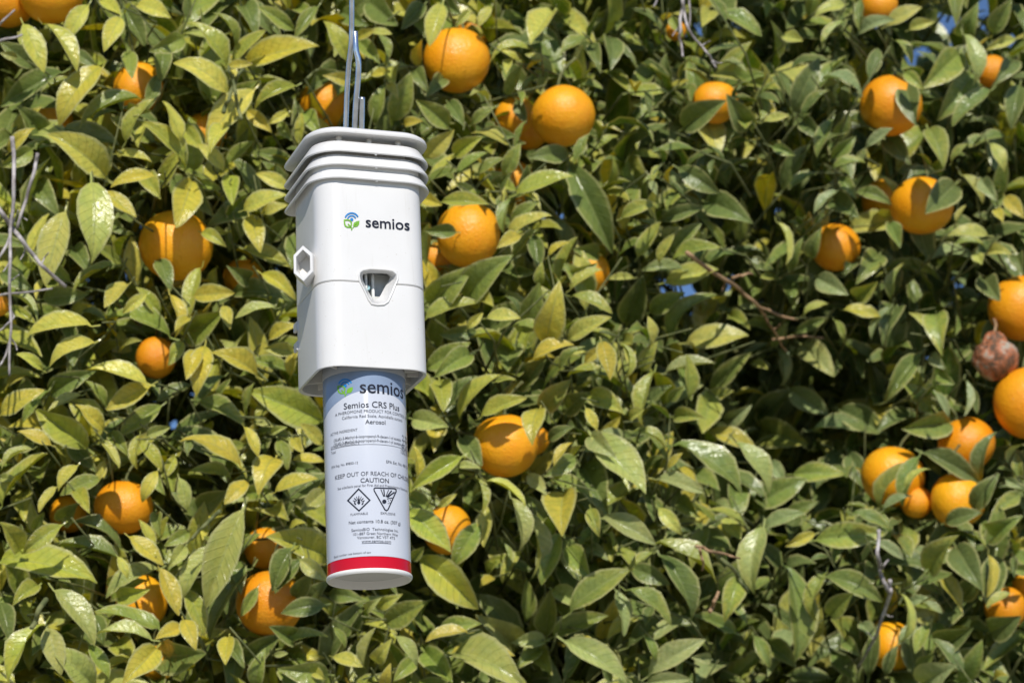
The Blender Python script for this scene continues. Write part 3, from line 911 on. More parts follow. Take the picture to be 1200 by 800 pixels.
limb('trunk', [(0.25, 4.0, -0.05), (0.26, 4.0, 0.25), (0.22, 3.98, 0.6), (0.24, 4.02, 0.95)], 0.12, 0.085, M['bark'], 16)
for i in range(9):
    th = i * 2 * math.pi / 9 + 0.3
    e = Vector((0.2 + 1.15 * math.sin(th), 4.05 - 0.95 * math.cos(th), 1.7 + 0.75 * random.random()))
    if math.cos(th) > 0.3:
        e.z = 1.5 + 0.4 * random.random()
    m1 = Vector((0.24, 4.02, 0.9)).lerp(e, 0.45) + Vector((0, 0, 0.12 + 0.1 * random.random()))
    limb('limb', [(0.24, 4.02, 0.82), m1, e], 0.05, 0.012, M['bark'], 8)
# ---- fine twigs of the shoots
me = bpy.data.meshes.new('twigs')
me.from_pydata([tuple(p) for p in twv], [], twf)
o = tree_part('twigs', me, M['greentwig'])
for p in o.data.polygons:
    p.use_smooth = True
o['kind'] = 'stuff'


# ---- bare twigs one can pick out
def twig(pix, r0, r1, mat, off=-0.055, name='bare_twig'):
    r0, r1 = r0 * 0.8, r1 * 0.8
    pp = []
    for i, (x, y) in enumerate(pix):
        pp.append((x, y))
        if i + 1 < len(pix):
            k = 0.5 + random.uniform(-.12, .12)
            pp.append((x + (pix[i + 1][0] - x) * k + random.uniform(-1.6, 1.6), y + (pix[i + 1][1] - y) * k + random.uniform(-1.6, 1.6)))
    ctrl = [at(x, y, depth_at(x, y, off + 0.008 * math.sin(i * 2.1))) for i, (x, y) in enumerate(pp)]
    limb(name, ctrl, r0, r1, mat, 7, 4)


twig([(803, -40), (800, 0), (797, 22), (796, 44), (800, 66)], .0030, .0016, M['deadtwig'])
twig([(801, 8), (806, 32), (822, 54), (832, 66), (839, 79)], .0021, .0014, M['deadtwig'])
twig([(808, -30), (808, 5), (808, 32)], .0016, .0011, M['deadtwig'])
twig([(772, -8), (766, 8)], .0016, .001, M['deadtwig'])
twig([(44, 180), (40, 202), (30, 236), (20, 267)], .0024, .0020, M['deadtwig'])
twig([(-20, 225), (0, 247), (15, 268), (33, 292), (48, 310), (77, 336)], .0034, .0024, M['deadtwig'])
twig([(14, 160), (16, 212), (12, 270), (11, 330), (13, 385), (11, 440)], .0028, .0014, M['deadtwig'], -0.07)
twig([(-12, 320), (0, 300), (12, 276)], .0016, .0020, M['deadtwig'])
twig([(-14, 350), (10, 344), (61, 338)], .0018, .0012, M['deadtwig'])
twig([(11, 400), (2, 425), (-8, 440)], .0014, .001, M['deadtwig'])
twig([(12, 360), (16, 372), (4, 384), (-8, 390)], .0013, .001, M['deadtwig'])
for (ax_, ay_, bx_, by_) in ((12, 268, 22, 246), (13, 300, 4, 318), (48, 311, 57, 296), (30, 289, 24, 304), (11, 330, 22, 322), (12, 395, 20, 410), (24, 250, 32, 258), (822, 54, 832, 48), (797, 30, 788, 42), (836, 72, 846, 74), (1036, 718, 1046, 722), (1024, 748, 1016, 740), (850, 328, 846, 342), (905, 386, 914, 380)):
    twig([(ax_, ay_), (bx_, by_)], .0013, .0007, M['deadtwig'] if ax_ < 840 or ay_ > 600 else M['brown'])
twig([(-10, 40), (4, 24), (17, 12)], .0018, .0012, M['deadtwig'])
twig([(-10, 55), (6, 46), (26, 41)], .0022, .0014, M['deadtwig'])
twig([(1030, 620), (1028, 648), (1032, 672), (1042, 694)], .0026, .0030, M['deadtwig'])
twig([(1043, 680), (1044, 692), (1038, 712), (1028, 742), (1017, 762), (1005, 781)], .0032, .0018, M['deadtwig'])
twig([(1030, 668), (1036, 662), (1041, 656)], .0018, .0014, M['deadtwig'])
twig([(805, 296), (850, 328), (872, 345), (890, 360), (912, 369), (936, 374)], .0034, .0020, M['brown'])
twig([(890, 361), (900, 378), (912, 396), (922, 412)], .0024, .0015, M['brown'])
twig([(858, 326), (870, 323), (882, 321)], .0026, .0016, M['brown'])
twig([(905, 398), (935, 394), (965, 396)], .0022, .0014, M['brown'])
twig([(816, 640), (830, 645), (850, 649), (867, 654)], .0026, .0014, M['brown'])
twig([(820, 643), (823, 655), (823, 668)], .0020, .0014, M['brown'])
twig([(832, 716), (837, 704), (842, 693)], .0030, .0022, M['brown'])
twig([(836, 645), (852, 660), (866, 676), (876, 692)], .0030, .0026, M['greentwig'])
twig([(258, 598), (240, 615), (224, 632)], .0026, .0020, M['greentwig'])
twig([(283, 140), (276, 110), (272, 92), (268, 78)], .0026, .0018, M['greentwig'])
twig([(262, 132), (268, 118), (276, 96), (284, 82)], .0030, .0022, M['greentwig'])
twig([(360, 92), (372, 82)], .002, .0016, M['greentwig'])
twig([(37, 735), (45, 715), (54, 702)], .0030, .0034, M['greentwig'])

# ------------------------------------------------------------------ oranges
def orange_geo(bumpy, squash, seg=28, rings=18, seed=0):
    rr_ = random.Random(seed)
    k1, k2, k3 = rr_.uniform(0, 6), rr_.uniform(0, 6), rr_.uniform(0, 6)
    verts, faces = [], []
    for i in range(rings + 1):
        th = math.pi * i / rings
        for j in range(seg):
            ph = 2 * math.pi * j / seg
            r = 1 + bumpy * (math.sin(2 * ph + k1) * math.sin(th) + 0.7 * math.sin(3 * th + k2) + 0.5 * math.sin(3 * ph + k3) * math.sin(th) ** 2)
            r -= 0.085 * math.exp(-(th / 0.20) ** 2) + 0.035 * math.exp(-((math.pi - th) / 0.16) ** 2)
            verts.append(Vector((r * math.sin(th) * math.cos(ph), r * math.sin(th) * math.sin(ph), r * squash * math.cos(th))))
    for i in range(rings):
        for j in range(seg):
            a, b = i * seg + j, i * seg + (j + 1) % seg
            faces.append((a, a + seg, b + seg, b))
    return verts, faces


def calyx_geo():
    verts, faces = [], []
    verts.append(Vector((0, 0, 0.97)))
    n = 10
    for j in range(n):
        a = 2 * math.pi * j / n
        r = 0.17 if j % 2 == 0 else 0.075
        verts.append(Vector((r * math.cos(a), r * math.sin(a), 0.965)))
    for j in range(n):
        a = 2 * math.pi * j / n
        r = 0.17 if j % 2 == 0 else 0.075
        verts.append(Vector((r * 0.9 * math.cos(a), r * 0.9 * math.sin(a), 0.90)))
    for j in range(n):
        k = (j + 1) % n
        faces.append((0, 1 + j, 1 + k))
        faces.append((1 + j, 1 + n + j, 1 + n + k, 1 + k))
    return verts, faces


protos = [orange_geo(0.010 + 0.004 * s, 0.95 + 0.03 * (s % 3), seed=s) for s in range(5)]
peel_me = []
for s, (v_, f_) in enumerate(protos):
    me = bpy.data.meshes.new('peel')
    me.from_pydata([tuple(p * 0.04) for p in v_], [], f_)
    bm = bmesh.new(); bm.from_mesh(me); bmesh.ops.remove_doubles(bm, verts=bm.verts, dist=1e-5); bmesh.ops.recalc_face_normals(bm, faces=bm.faces); bm.to_mesh(me); bm.free()
    me.materials.append(M['peel'])
    for p in me.polygons:
        p.use_smooth = True
    peel_me.append(me)
v_, f_ = calyx_geo()
calyx_me = bpy.data.meshes.new('calyx')
calyx_me.from_pydata([tuple(p * 0.04) for p in v_], [], f_)
calyx_me.materials.append(M['calyx'])
sv, sf = tube_geo(spline([Vector((0, 0, .036)), Vector((.001, .003, .048)), Vector((.004, .012, .062)), Vector((.006, .028, .074))], 4), [.0017] * 12 + [.0022], 7)
stalk_me = bpy.data.meshes.new('stalk')
stalk_me.from_pydata([tuple(p) for p in sv], [], sf)
stalk_me.materials.append(M['greentwig'])
for i, ((c3, r3, d3, fx, fy, fr), rec) in enumerate(zip(FRUIT, FR)):
    rot = Matrix.Rotation(random.uniform(-0.35, 0.35), 4, 'Y') @ Matrix.Rotation(random.uniform(-0.30, 0.30), 4, 'X') @ Matrix.Rotation(random.uniform(0, 6.28), 4, 'Z')
    t = thing('orange', rec[4], 'orange', Matrix.Translation(c3) @ rot @ Matrix.Scale(r3 / 0.04, 4), 'oranges hanging on the tree')
    p = link('peel', peel_me[i % 5], None, t, False)
    cx = link('calyx', calyx_me, None, t, False)
    st = link('stalk', stalk_me, None, t, False)

# the brown shrivelled fruit at the right edge
d = depth_at(1167, 419, 0.05)
wc = at(1167, 419, d)
wr = 25 / F * d
v_, f_ = orange_geo(0.05, 1.08, 26, 16, 44)
rr_ = random.Random(3)
for p in v_:
    a = math.atan2(p.y, p.x)
    p *= wr * (1 + 0.05 * math.sin(7 * a + 5 * p.z) + 0.03 * math.sin(11 * a - 9 * p.z))
v_ = [Vector(p) for p in v_]
for p in v_:
    if p.z > wr * 0.55:
        p.x *= 0.72
        p.y *= 0.72
        p.z += (p.z - wr * 0.55) * 0.5
t = thing('withered_orange', 'brown shrivelled orange between two bright ones at the right edge', 'orange', Matrix.Translation(wc))
wo = mesh_of('shrivelled_peel', v_, f_, M['withered'], t)
st = mesh_of('stalk', *tube_geo([Vector((0, 0, wr * 1.2)), Vector((.004, .008, wr * 1.7)), Vector((.006, .03, wr * 2.3))], [.002, .002, .0024], 7), M['brown'], t)

# ------------------------------------------------------------------ dispenser and can
DB = 1.95
AX0 = at(433, 681, DB)                       # middle of the can's foot
TILT = R_(2.5)
LEANX = R_(0.0)
YAW = R_(19.5)
MD = Matrix.Translation(AX0) @ Matrix.Rotation(-TILT, 4, 'Y') @ Matrix.Rotation(LEANX, 4, 'X') @ Matrix.Rotation(YAW, 4, 'Z')
MDI = MD.inverted()
CL = MDI @ CAM                               # camera in the device's own coordinates


def ray(px, py):
    p = MDI @ at(px, py, 2.0)
    return (p - CL).normalized()


def on_plane_y(px, py, yc):
    r = ray(px, py)
    return CL + r * ((yc - CL.y) / r.y)


def rr(W, D, r, o=0.0, n=9, rb=None):
    W, D = W + 2 * o, D + 2 * o
    rf, rb = max(r + o, 0.0005), max((r if rb is None else rb) + o * 0.6, 0.0005)
    pts = []
    for (sx, sy, a0) in ((1, -1, -90), (1, 1, 0), (-1, 1, 90), (-1, -1, 180)):
        r = rf if sy < 0 else rb
        cx, cy = sx * (W / 2 - r), sy * (D / 2 - r)
        for k in range(n):
            a = R_(a0 + 90 * k / (n - 1))
            pts.append((cx + r * math.cos(a), cy + r * math.sin(a)))
    return pts


def sweep(name, prof, W, D, r, mat, parent, cap0=True, cap1=True, close=False, n=9, angle=30, ys=0.0, xs=0.0, rb=None):
    verts, faces = [], []
    m = 4 * n
    for (o, z) in prof:
        zf = z if callable(z) else (lambda x, y, z=z: z)
        for (x, y) in rr(W, D, r, o, n, rb):
            verts.append((x + xs, y + ys, zf(x, y)))
    L = len(prof)
    for i in range(L if close else L - 1):
        j = (i + 1) % L
        for k in range(m):
            kk = (k + 1) % m
            faces.append((i * m + k, i * m + kk, j * m + kk, j * m + k))
    if not close and cap0:
        faces.append(tuple(range(m))[::-1])
    if not close and cap1:
        faces.append(tuple((L - 1) * m + k for k in range(m)))
    ob = mesh_of(name, verts, faces, mat, parent)
    autosmooth(ob, angle)
    return ob


dev = thing('pheromone_dispenser', 'white louvred plastic dispenser housing hanging on a wire in front of the orange tree', 'dispenser', MD)
HW, HD, HR = 0.0880, 0.0870, 0.0185
HYS = 0.005
FY = -HD / 2 + HYS
zb = on_plane_y(445, 431, FY).z              # bottom edge of the front
zs = on_plane_y(445, 331.5, FY).z            # seam
zt = on_plane_y(440, 205, FY).z              # where the louvres start
TK = 0.0026
lower = sweep('lower_shell', [(-TK, zs - 0.0008), (-TK, zb + 0.0008), (-0.0004, zb), (0, zb + 0.0006), (0, zs - 0.0012), (-0.0007, zs - 0.0005)], HW, HD, HR, M['white'], dev, close=True, ys=HYS)
upper = sweep('upper_shell', [(-TK, zt - 0.003), (-TK, zs), (-0.0007, zs), (0, zs + 0.0008), (-0.0006, zt + 0.010)], HW, HD, HR, M['white'], dev, ys=HYS)

# window cut through both shells
WIN = [(424, 316), (433, 314.5), (452, 315.5), (461, 317), (466, 321), (466.5, 327), (463, 335), (459, 345), (455, 354), (450, 357.5), (442, 358), (435, 356.5), (431, 351), (426, 340), (421, 330), (419.5, 323), (420.5, 318.5)]
wpts = [on_plane_y(x, y, FY) for x, y in WIN]
wc2 = sum(wpts, Vector()) / len(wpts)


def prism(pts, y0, y1):
    v_ = [(p.x, y0, p.z) for p in pts] + [(p.x, y1, p.z) for p in pts]
    n = len(pts)
    f_ = [tuple(range(n)), tuple(range(n, 2 * n))[::-1]] + [(i, n + i, n + (i + 1) % n, (i + 1) % n) for i in range(n)]
    return v_, f_


cutter = mesh_of('cutter', *prism([wc2 + (p - wc2) * 0.97 for p in wpts], FY - 0.02, FY + 0.02), None, dev, False)
bpy.context.view_layer.update()
for ob in (lower, upper):
    md = ob.modifiers.new('cut', 'BOOLEAN')
    md.object = cutter
    md.solver = 'EXACT'
    dg = bpy.context.evaluated_depsgraph_get()
    nm = bpy.data.meshes.new_from_object(ob.evaluated_get(dg))
    ob.modifiers.clear()
    ob.data = nm
    autosmooth(ob, 30)
bpy.data.objects.remove(cutter)

# raised bezel and funnel of the window
INN = [(426, 321.5), (433, 320.5), (447, 320.5), (453, 321), (456, 323), (457, 325.5), (456, 328), (453, 333), (449, 340), (446, 346), (443, 349.5), (440, 350.5), (437, 350), (433.5, 345), (429.5, 337), (426, 329.5), (425, 324)]
ipts = [on_plane_y(x, y, FY + 0.0105) for x, y in INN]
loops = [(1.02, FY + 0.001, wpts), (1.02, FY - 0.0008, wpts), (0.99, FY - 0.0012, wpts), (0.93, FY - 0.0010, wpts), (0.90, FY + 0.0005, wpts), (1.0, FY + 0.0105, ipts), (1.12, FY + 0.0105, ipts)]
v_, f_ = [], []
n = len(wpts)
ic2 = sum(ipts, Vector()) / n
ipts = [ic2 + (p - ic2) * 1.10 for p in ipts]
for (s, yy, pp) in loops:
    cc = wc2 if pp is wpts else ic2
    for p in pp:
        qd = cc + (p - cc) * s
        v_.append((qd.x, yy, qd.z))
for i in range(len(loops) - 1):
    for k in range(n):
        kk = (k + 1) % n
        f_.append((i * n + k, i * n + kk, (i + 1) * n + kk, (i + 1) * n + k))
bez = mesh_of('nozzle_window', v_, f_, M['white'], dev)
autosmooth(bez, 40)


def boxg(c, s):
    v_ = [(c[0] + sx * s[0] / 2, c[1] + sy * s[1] / 2, c[2] + sz * s[2] / 2) for sx in (-1, 1) for sy in (-1, 1) for sz in (-1, 1)]
    f_ = [(0, 1, 3, 2), (4, 6, 7, 5), (0, 4, 5, 1), (2, 3, 7, 6), (0, 2, 6, 4), (1, 5, 7, 3)]
    return v_, f_


def bevbox(name, c, s, mat, parent, bev=0.0006, rot=None):
    v_, f_ = boxg(c, s)
    ob = mesh_of(name, v_, f_, mat, parent, False)
    bm = bmesh.new()
    bm.from_mesh(ob.data)
    bmesh.ops.bevel(bm, geom=list(bm.edges), offset=bev, segments=2, affect='EDGES')
    if rot is not None:
        bmesh.ops.transform(bm, matrix=Matrix.Translation(c) @ rot @ Matrix.Translation(-Vector(c)), verts=bm.verts)
    bm.to_mesh(ob.data)
    bm.free()
    return ob


back = bevbox('chamber_back', (ic2.x, FY + 0.021, ic2.z), (0.034, 0.002, 0.040), M['inner'], bez)
bevbox('chamber_wall', (ic2.x - 0.0085, FY + 0.018, ic2.z), (0.002, 0.014, 0.036), M['inner'], bez)
bevbox('chamber_roof', (ic2.x, FY + 0.018, ic2.z + 0.0125), (0.030, 0.014, 0.002), M['darkin'], bez)
pn = on_plane_y(430.5, 337, FY + 0.0128)
bevbox('actuator_bar', (on_plane_y(436.5, 336, FY + 0.016).x, FY + 0.016, ic2.z - 0.001), (0.0022, 0.004, 0.022), M['inner'], bez)
bevbox('actuator_block', (pn.x - 0.0012, FY + 0.021, ic2.z - 0.004), (0.0085, 0.008, 0.026), M['darkin'], bez)
nv, nf = [], []
for i in range(14):
    a = 2 * math.pi * i / 14
    for (rad_, yy) in ((0.0024, FY + 0.0165), (0.0024, FY + 0.0128), (0.0018, FY + 0.0122), (0.0006, FY + 0.0122), (0.0005, FY + 0.0140)):
        nv.append((pn.x + rad_ * math.cos(a), yy, pn.z + rad_ * math.sin(a)))
for i in range(14):
    for k in range(4):
        a, b = i * 5 + k, ((i + 1) % 14) * 5 + k
        nf.append((a, b, b + 1, a + 1))
noz = mesh_of('nozzle', nv, nf, M['teal'], bez)

# louvres: three flared skirts and a top plate
LW, LD, LR = 0.0856, 0.0790, 0.0190
LYS = 0.0045


def zf_at(px, py, yoff):
    return on_plane_y(px, py, yoff).z


def skirt(name, zl, mat, flare=0.0075, rise=0.0108, o0=0.0, tk=0.0021):
    prof = [(o0 + flare, zl), (o0 + flare + 0.0006, zl + 0.0008), (o0 + flare + 0.0003, zl + 0.0020), (o0 + 0.0022, zl + rise), (o0 - 0.0015, zl + rise + 0.0012),
            (o0 - 0.012, zl + rise + 0.0014), (o0 - 0.012, zl + rise + 0.0014 - tk), (o0 - 0.0010, zl + rise - tk), (o0 + 0.0006, zl + rise - tk - 0.0008), (o0 + flare - 0.0012, zl + 0.0003)]
    return sweep(name, prof, LW, LD, LR, mat, dev, close=True, angle=40, ys=LYS, xs=0.0014, rb=0.004)


lipY = -(LD / 2 + 0.0075) + LYS
z1 = zf_at(440, 211.5, lipY)
z2 = zf_at(440, 196.0, lipY)
z3 = zf_at(440, 180.5, lipY)
for zz in (z1, z2, z3):
    skirt('louvre', zz, M['white'])
# core seen between the skirts
core = sweep('louvre_core', [(-0.010, zt + 0.008), (-0.010, z3 + 0.018)], LW, LD, LR, M['white_b'], dev, ys=LYS, xs=0.0014, rb=0.004)
zp = zf_at(440, 158.5, -(LD / 2 + 0.0065) + LYS)
prof = [(-0.030, zp + 0.0012), (-0.004, zp + 0.0010), (0.003, zp + 0.0006), (0.0062, zp + 0.0001), (0.0072, zp), (0.0078, zp + 0.0012), (0.0070, zp + 0.0034), (0.0040, zp + 0.0056), (-0.002, zp + 0.0066), (-0.030, zp + 0.0070)]
plate = sweep('top_plate', prof, LW, LD, LR, M['white'], dev, angle=50, ys=LYS, xs=0.0014, rb=0.004)
for (px, py) in ((397, 160), (466, 166), (432, 163)):
    p = on_plane_y(px, py, -LD / 2 + 0.006 + LYS)
    nb = mesh_of('spacer', *tube_geo([Vector((p.x, p.y, z3 + 0.007)), Vector((p.x, p.y, zp + 0.0036))], 0.0024, 12), M['white_b'], dev)
for zz in (z1, z2, z3):
    p = on_plane_y(441, 190, lipY)
    bevbox('gate_nub', (p.x, lipY + 0.0010, zz - 0.0002), (0.0022, 0.0012, 0.0012), M['white'], dev, 0.0003)

# hexagonal loop on the left front corner
hc = on_plane_y(357, 311.5, FY + 0.018)
hexr = Matrix.Rotation(R_(-26), 4, 'Z')
hv, hf = [], []
HX, HZ = 0.0076, 0.0148
loopsH = [(1.0, 0.010), (1.0, -0.0055), (0.97, -0.0062), (0.77, -0.0062), (0.745, -0.0055), (0.735, 0.010)]
for (s, yy) in loopsH:
    for (ux, uz) in ((0, 1), (1, 0.5), (1, -0.5), (0, -1), (-1, -0.5), (-1, 0.5)):
        sx = s if s > 0.9 else s * 0.94
        p = hexr @ Vector((ux * HX * sx, yy, uz * HZ * s))
        hv.append(hc + p)
for i in range(len(loopsH)):
    j = (i + 1) % len(loopsH)
    for k in range(6):
        kk = (k + 1) % 6
        hf.append((i * 6 + k, i * 6 + kk, j * 6 + kk, j * 6 + k))
hexo = mesh_of('hexagonal_loop', hv, hf, M['white'], dev, False)
hv2 = [hc + hexr @ Vector((ux * HX * 0.9, 0.0085, uz * HZ * 0.9)) for (ux, uz) in ((0, 1), (1, 0.5), (1, -0.5), (0, -1), (-1, -0.5), (-1, 0.5))]
hv2 += [p + hexr @ Vector((0, 0.0012, 0)) for p in hv2]
mesh_of('loop_floor', hv2, [(0, 1, 2, 3, 4, 5), (11, 10, 9, 8, 7, 6)] + [(k, (k + 1) % 6, 6 + (k + 1) % 6, 6 + k) for k in range(6)], M['white_b'], hexo, False)

# stepped latch strip on the left flank
lx = -HW / 2
for py_ in (381, 404):
    zl_ = on_plane_y(350, py_, 0.03).z
    bevbox('latch_step', (lx + 0.0002, 0.036, zl_), (0.0024, 0.010, 0.0075), M['white'], dev, 0.0005)

# ribs under the open bottom
RC = 0.0322
for ang in (35, 55, 75, 105, 128, 150, 212, 235, 305, 325):
    a = R_(ang)
    dx, dy = math.sin(a), -math.cos(a)
    r_in = RC + 0.0016
    # distance to the inner wall along this direction
    ro = min((HW / 2 - TK) / max(abs(dx), 1e-3), ((HD / 2 - TK) + (HYS if dy > 0 else -HYS)) / max(abs(dy), 1e-3), 0.0475)
    if ro - r_in < 0.003:
        continue
    c_ = ((r_in + ro) / 2 * dx, (r_in + ro) / 2 * dy, zb + 0.012)
    bevbox('inner_rib', c_, (0.0014, ro - r_in + 0.0008, 0.018), M['white_b'], dev, 0.0003, Matrix.Rotation(a, 4, 'Z'))
sweep('inner_deck', [(-TK - 0.0004, zb + 0.022), (-TK - 0.0004, zb + 0.024)], HW, HD, HR, M['white_b'], dev, ys=HYS)

# ---------------------------------------------------------------- can
can = thing('aerosol_can', 'pale blue-white aerosol can with red band, held upright in the bottom of the white dispenser', 'aerosol can', MD)
ZTOP = zb + 0.020


def lathe(name, prof, mat, parent, seg=96, cap=True):
    v_, f_ = [], []
    for (r, z) in prof:
        for k in range(seg):
            a = 2 * math.pi * k / seg
            v_.append((r * math.sin(a), -r * math.cos(a), z))
    for i in range(len(prof) - 1):
        for k in range(seg):
            a, b = i * seg + k, i * seg + (k + 1) % seg
            f_.append((a, b, b + seg, a + seg))
    if cap:
        f_.append(tuple(range(seg))[::-1])
    if cap and prof[-1][0] > 1e-4:
        f_.append(tuple((len(prof) - 1) * seg + k for k in range(seg)))
    ob = mesh_of(name, v_, f_, mat, parent)
    autosmooth(ob, 40)
    return ob


CA = math.atan2(CL.x, -CL.y)                 # direction of the camera round the axis


def cyl(a, z, r=RC):
    return Vector((r * math.sin(a), -r * math.cos(a), z))


def z_on_can(a, py, r=RC):
    lo, hi = -0.05, 0.25
    for _ in range(40):
        m = (lo + hi) / 2
        if proj(MD @ cyl(a, m, r))[1] > py:
            lo = m
        else:
            hi = m
    return (lo + hi) / 2


def a_on_can(px, z, r=RC):
    lo, hi = CA - R_(86), CA + R_(86)
    for _ in range(40):
        m = (lo + hi) / 2
        if proj(MD @ cyl(m, z, r))[0] < px:
            lo = m
        else:
            hi = m
    return (lo + hi) / 2


zr1 = z_on_can(CA, 651.5)                    # top of the red band
zr0 = z_on_can(CA, 669.5)
base = lathe('can_base', [(0.0290, 0.0062), (0.0296, 0.0042), (0.0303, 0.0010), (0.0309, 0.0), (0.0318, 0.0001), (0.0328, 0.0012), (0.0330, 0.0024), (0.0326, 0.0034), (0.0316, 0.0040), (0.0309, 0.0048), (0.0309, zr0 + 0.0003)], M['canbase'], can, cap=False)
lathe('can_bottom', [(0.0002, 0.0098), (0.012, 0.0094), (0.022, 0.0082), (0.0275, 0.0066), (0.0291, 0.0060)], M['tin'], can, cap=False)
band = lathe('red_band', [(0.0312, zr0 - 0.0004), (0.0319, zr0 - 0.0004), (RC - 0.0002, zr0 + 0.0012), (RC, zr0 + 0.0028), (RC, zr1)], M['red'], can, cap=False)
body = lathe('can_body', [(0.0312, zr1 + 0.0002), (RC, zr1 + 0.0002), (RC, ZTOP - 0.006), (RC - 0.001, ZTOP - 0.003), (0.028, ZTOP)], M['label'], can)


def wrap_mesh(name, pts2, faces, mat, parent, eps=0.00030):
    """pts2: (angle, z) pairs laid on the can"""
    return mesh_of(name, [cyl(a, z, RC + eps) for a, z in pts2], faces, mat, parent, False)


# blue-grey field above the white arch
zc_top = z_on_can(CA, 434)
arch_px = [(381.6, 489), (384, 484), (388, 478.5), (394, 472.5), (402, 466.5), (411, 461.5), (421, 458.2), (432, 456.8), (443, 457.6), (452, 459.8), (460, 463), (467, 467.5), (472, 473), (475.5, 479.5), (477, 486)]
ap = []
for (x, y) in arch_px:
    zz = z_on_can(CA, y)
    for _ in range(4):
        aa = a_on_can(x, zz)
        zz = z_on_can(aa, y)
    ap.append((aa, zz))
ap = [(ap[0][0] - 0.5, ap[0][1] - 0.004)] + ap + [(ap[-1][0] + 0.5, ap[-1][1] - 0.004)]
p2, f2 = [], []
na = 90
for i in range(na + 1):
    a = ap[0][0] + (ap[-1][0] - ap[0][0]) * i / na
    zl_ = np.interp(a, [q_[0] for q_ in ap], [q_[1] for q_ in ap])
    p2 += [(a, zl_), (a, zc_top)]
for i in range(na):
    f2.append((2 * i, 2 * i + 2, 2 * i + 3, 2 * i + 1))
wrap_mesh('blue_grey_print', p2, f2, M['labelblue'], can, 0.00008)
lathe('collar_ring', [(RC - 0.0002, zc_top - 0.0002), (RC + 0.0003, zc_top), (RC + 0.0003, zc_top + 0.0052), (RC - 0.0002, zc_top + 0.0054)], M['label'], can)


# ------------------------------------------------------------------ lettering
def text_geo(s, bold=0.0):
    cu = bpy.data.curves.new('t', 'FONT')
    cu.body = s
    cu.size = 1.0
    cu.offset = bold
    cu.resolution_u = 3
    ob = bpy.data.objects.new('t', cu)
    COL.objects.link(ob)
    dg = bpy.context.evaluated_depsgraph_get()
    me = bpy.data.meshes.new_from_object(ob.evaluated_get(dg))
    pts = [(v.co.x, v.co.y) for v in me.vertices]
    fcs = [tuple(p.vertices) for p in me.polygons]
    bpy.data.objects.remove(ob)
    bpy.data.curves.remove(cu)
    bpy.data.meshes.remove(me)
    return pts, fcs


CAP = 0.73


def can_text(s, xl, xr, y, mat='greyink', bold=0.0, hs=1.0, rule=False):
    """y: middle of the capitals, at the middle of the line"""
    pts, fcs = text_geo(s, bold)
    x0 = min(p[0] for p in pts)
    x1 = max(p[0] for p in pts)
    zz = z_on_can((CA + 0.2), y)
    for _ in range(3):
        al, ar = a_on_can(xl, zz), a_on_can(xr, zz)
        zz = z_on_can((al + ar) / 2, y)
    sc = (ar - al) * RC / (x1 - x0)
    h = sc * hs
    p2 = [(al + (p[0] - x0) * sc / RC, zz + (p[1] - CAP / 2) * h) for p in pts]
    ob = wrap_mesh('lettering', p2, fcs, M[mat], can)
    if rule:
        can_rule(al, ar, zz - (CAP / 2 + 0.16) * h, 0.09 * h, mat)
    return al, ar, zz


def can_rule(a0, a1, z, th, mat='greyink'):
    n_ = max(2, int((a1 - a0) / 0.06))
    p2, f2 = [], []
    for i in range(n_ + 1):
        a = a0 + (a1 - a0) * i / n_
        p2 += [(a, z - th / 2), (a, z + th / 2)]
    for i in range(n_):
        f2.append((2 * i, 2 * i + 2, 2 * i + 3, 2 * i + 1))
    return wrap_mesh('printed_rule', p2, f2, M[mat], can)


can_text('semios', 421.5, 472, 453.5, 'ink', 0.012)
can_text('Semios CRS Plus', 403, 467.5, 473.6, 'greyink', 0.006)
can_text('A PHEROMONE PRODUCT FOR CONTROL OF', 393, 475.5, 481.6, 'loink')
can_text('California Red Scale, Aonidiella aurantii', 401, 471, 487.2, 'loink')
can_text('Aerosol', 428, 451.5, 494, 'greyink', 0.004)
can_text('ACTIVE INGREDIENT', 387.6, 419, 505.6, 'loink', 0, 1.1)
can_text('(3S,6R)-3-Methyl-6-isopropenyl-9-decen-1-yl acetate', 391.5, 469.5, 510.8, 'loink', 0.004, 1.15)
can_text('2.7%', 471, 476.6, 514.3, 'loink', 0, 1.1)
can_text('(3S,6S)-3-Methyl-6-isopropenyl-9-decen-1-yl acetate', 391.5, 469.5, 515.8, 'loink', 0.004, 1.15)
can_text('2.7%', 471, 476.6, 519.4, 'loink', 0, 1.1)
al, ar, zo = can_text('OTHER INGREDIENTS', 388.2, 421, 521.2, 'loink', 0, 1.1)
can_text('94.6%', 470, 476.8, 524.8, 'loink', 0, 1.1)
can_text('Total', 388.4, 393.6, 530, 'loink', 0, 1.1)
can_text('100.0%', 469.5, 477, 530.4, 'loink', 0, 1.1)
can_rule(al, a_on_can(477, zo), zo - 0.0013, 0.00026, 'loink')
can_text('EPA Reg. No. 89850-12', 389, 419.5, 544, 'loink', 0, 1.05)
can_text('EPA Est. No. 48512-NE-1', 452.5, 479, 544.2, 'loink', 0, 1.05)
can_text('KEEP OUT OF REACH OF CHILDREN', 393, 479, 554.7, 'loink', 0.003)
can_text('CAUTION', 422.5, 455.5, 562.2, 'greyink', 0.006)
can_text('See side/back panel for First Aid and Precautionary Statements', 396, 477, 568.3, 'loink', 0, 1.1)
can_text('FLAMMABLE', 411, 431, 601.7, 'loink')
can_text('EXPLOSIVE', 446, 463, 601.4, 'loink')
can_text('Net contents 10.8 oz. (307 g)', 409, 469, 610.4, 'greyink')
can_text('SemiosBIO  Technologies Inc.', 412, 466.5, 619.6, 'loink', 0.002)
can_text('101-887 Great Northern Way', 414, 466, 624.5, 'loink', 0.002)
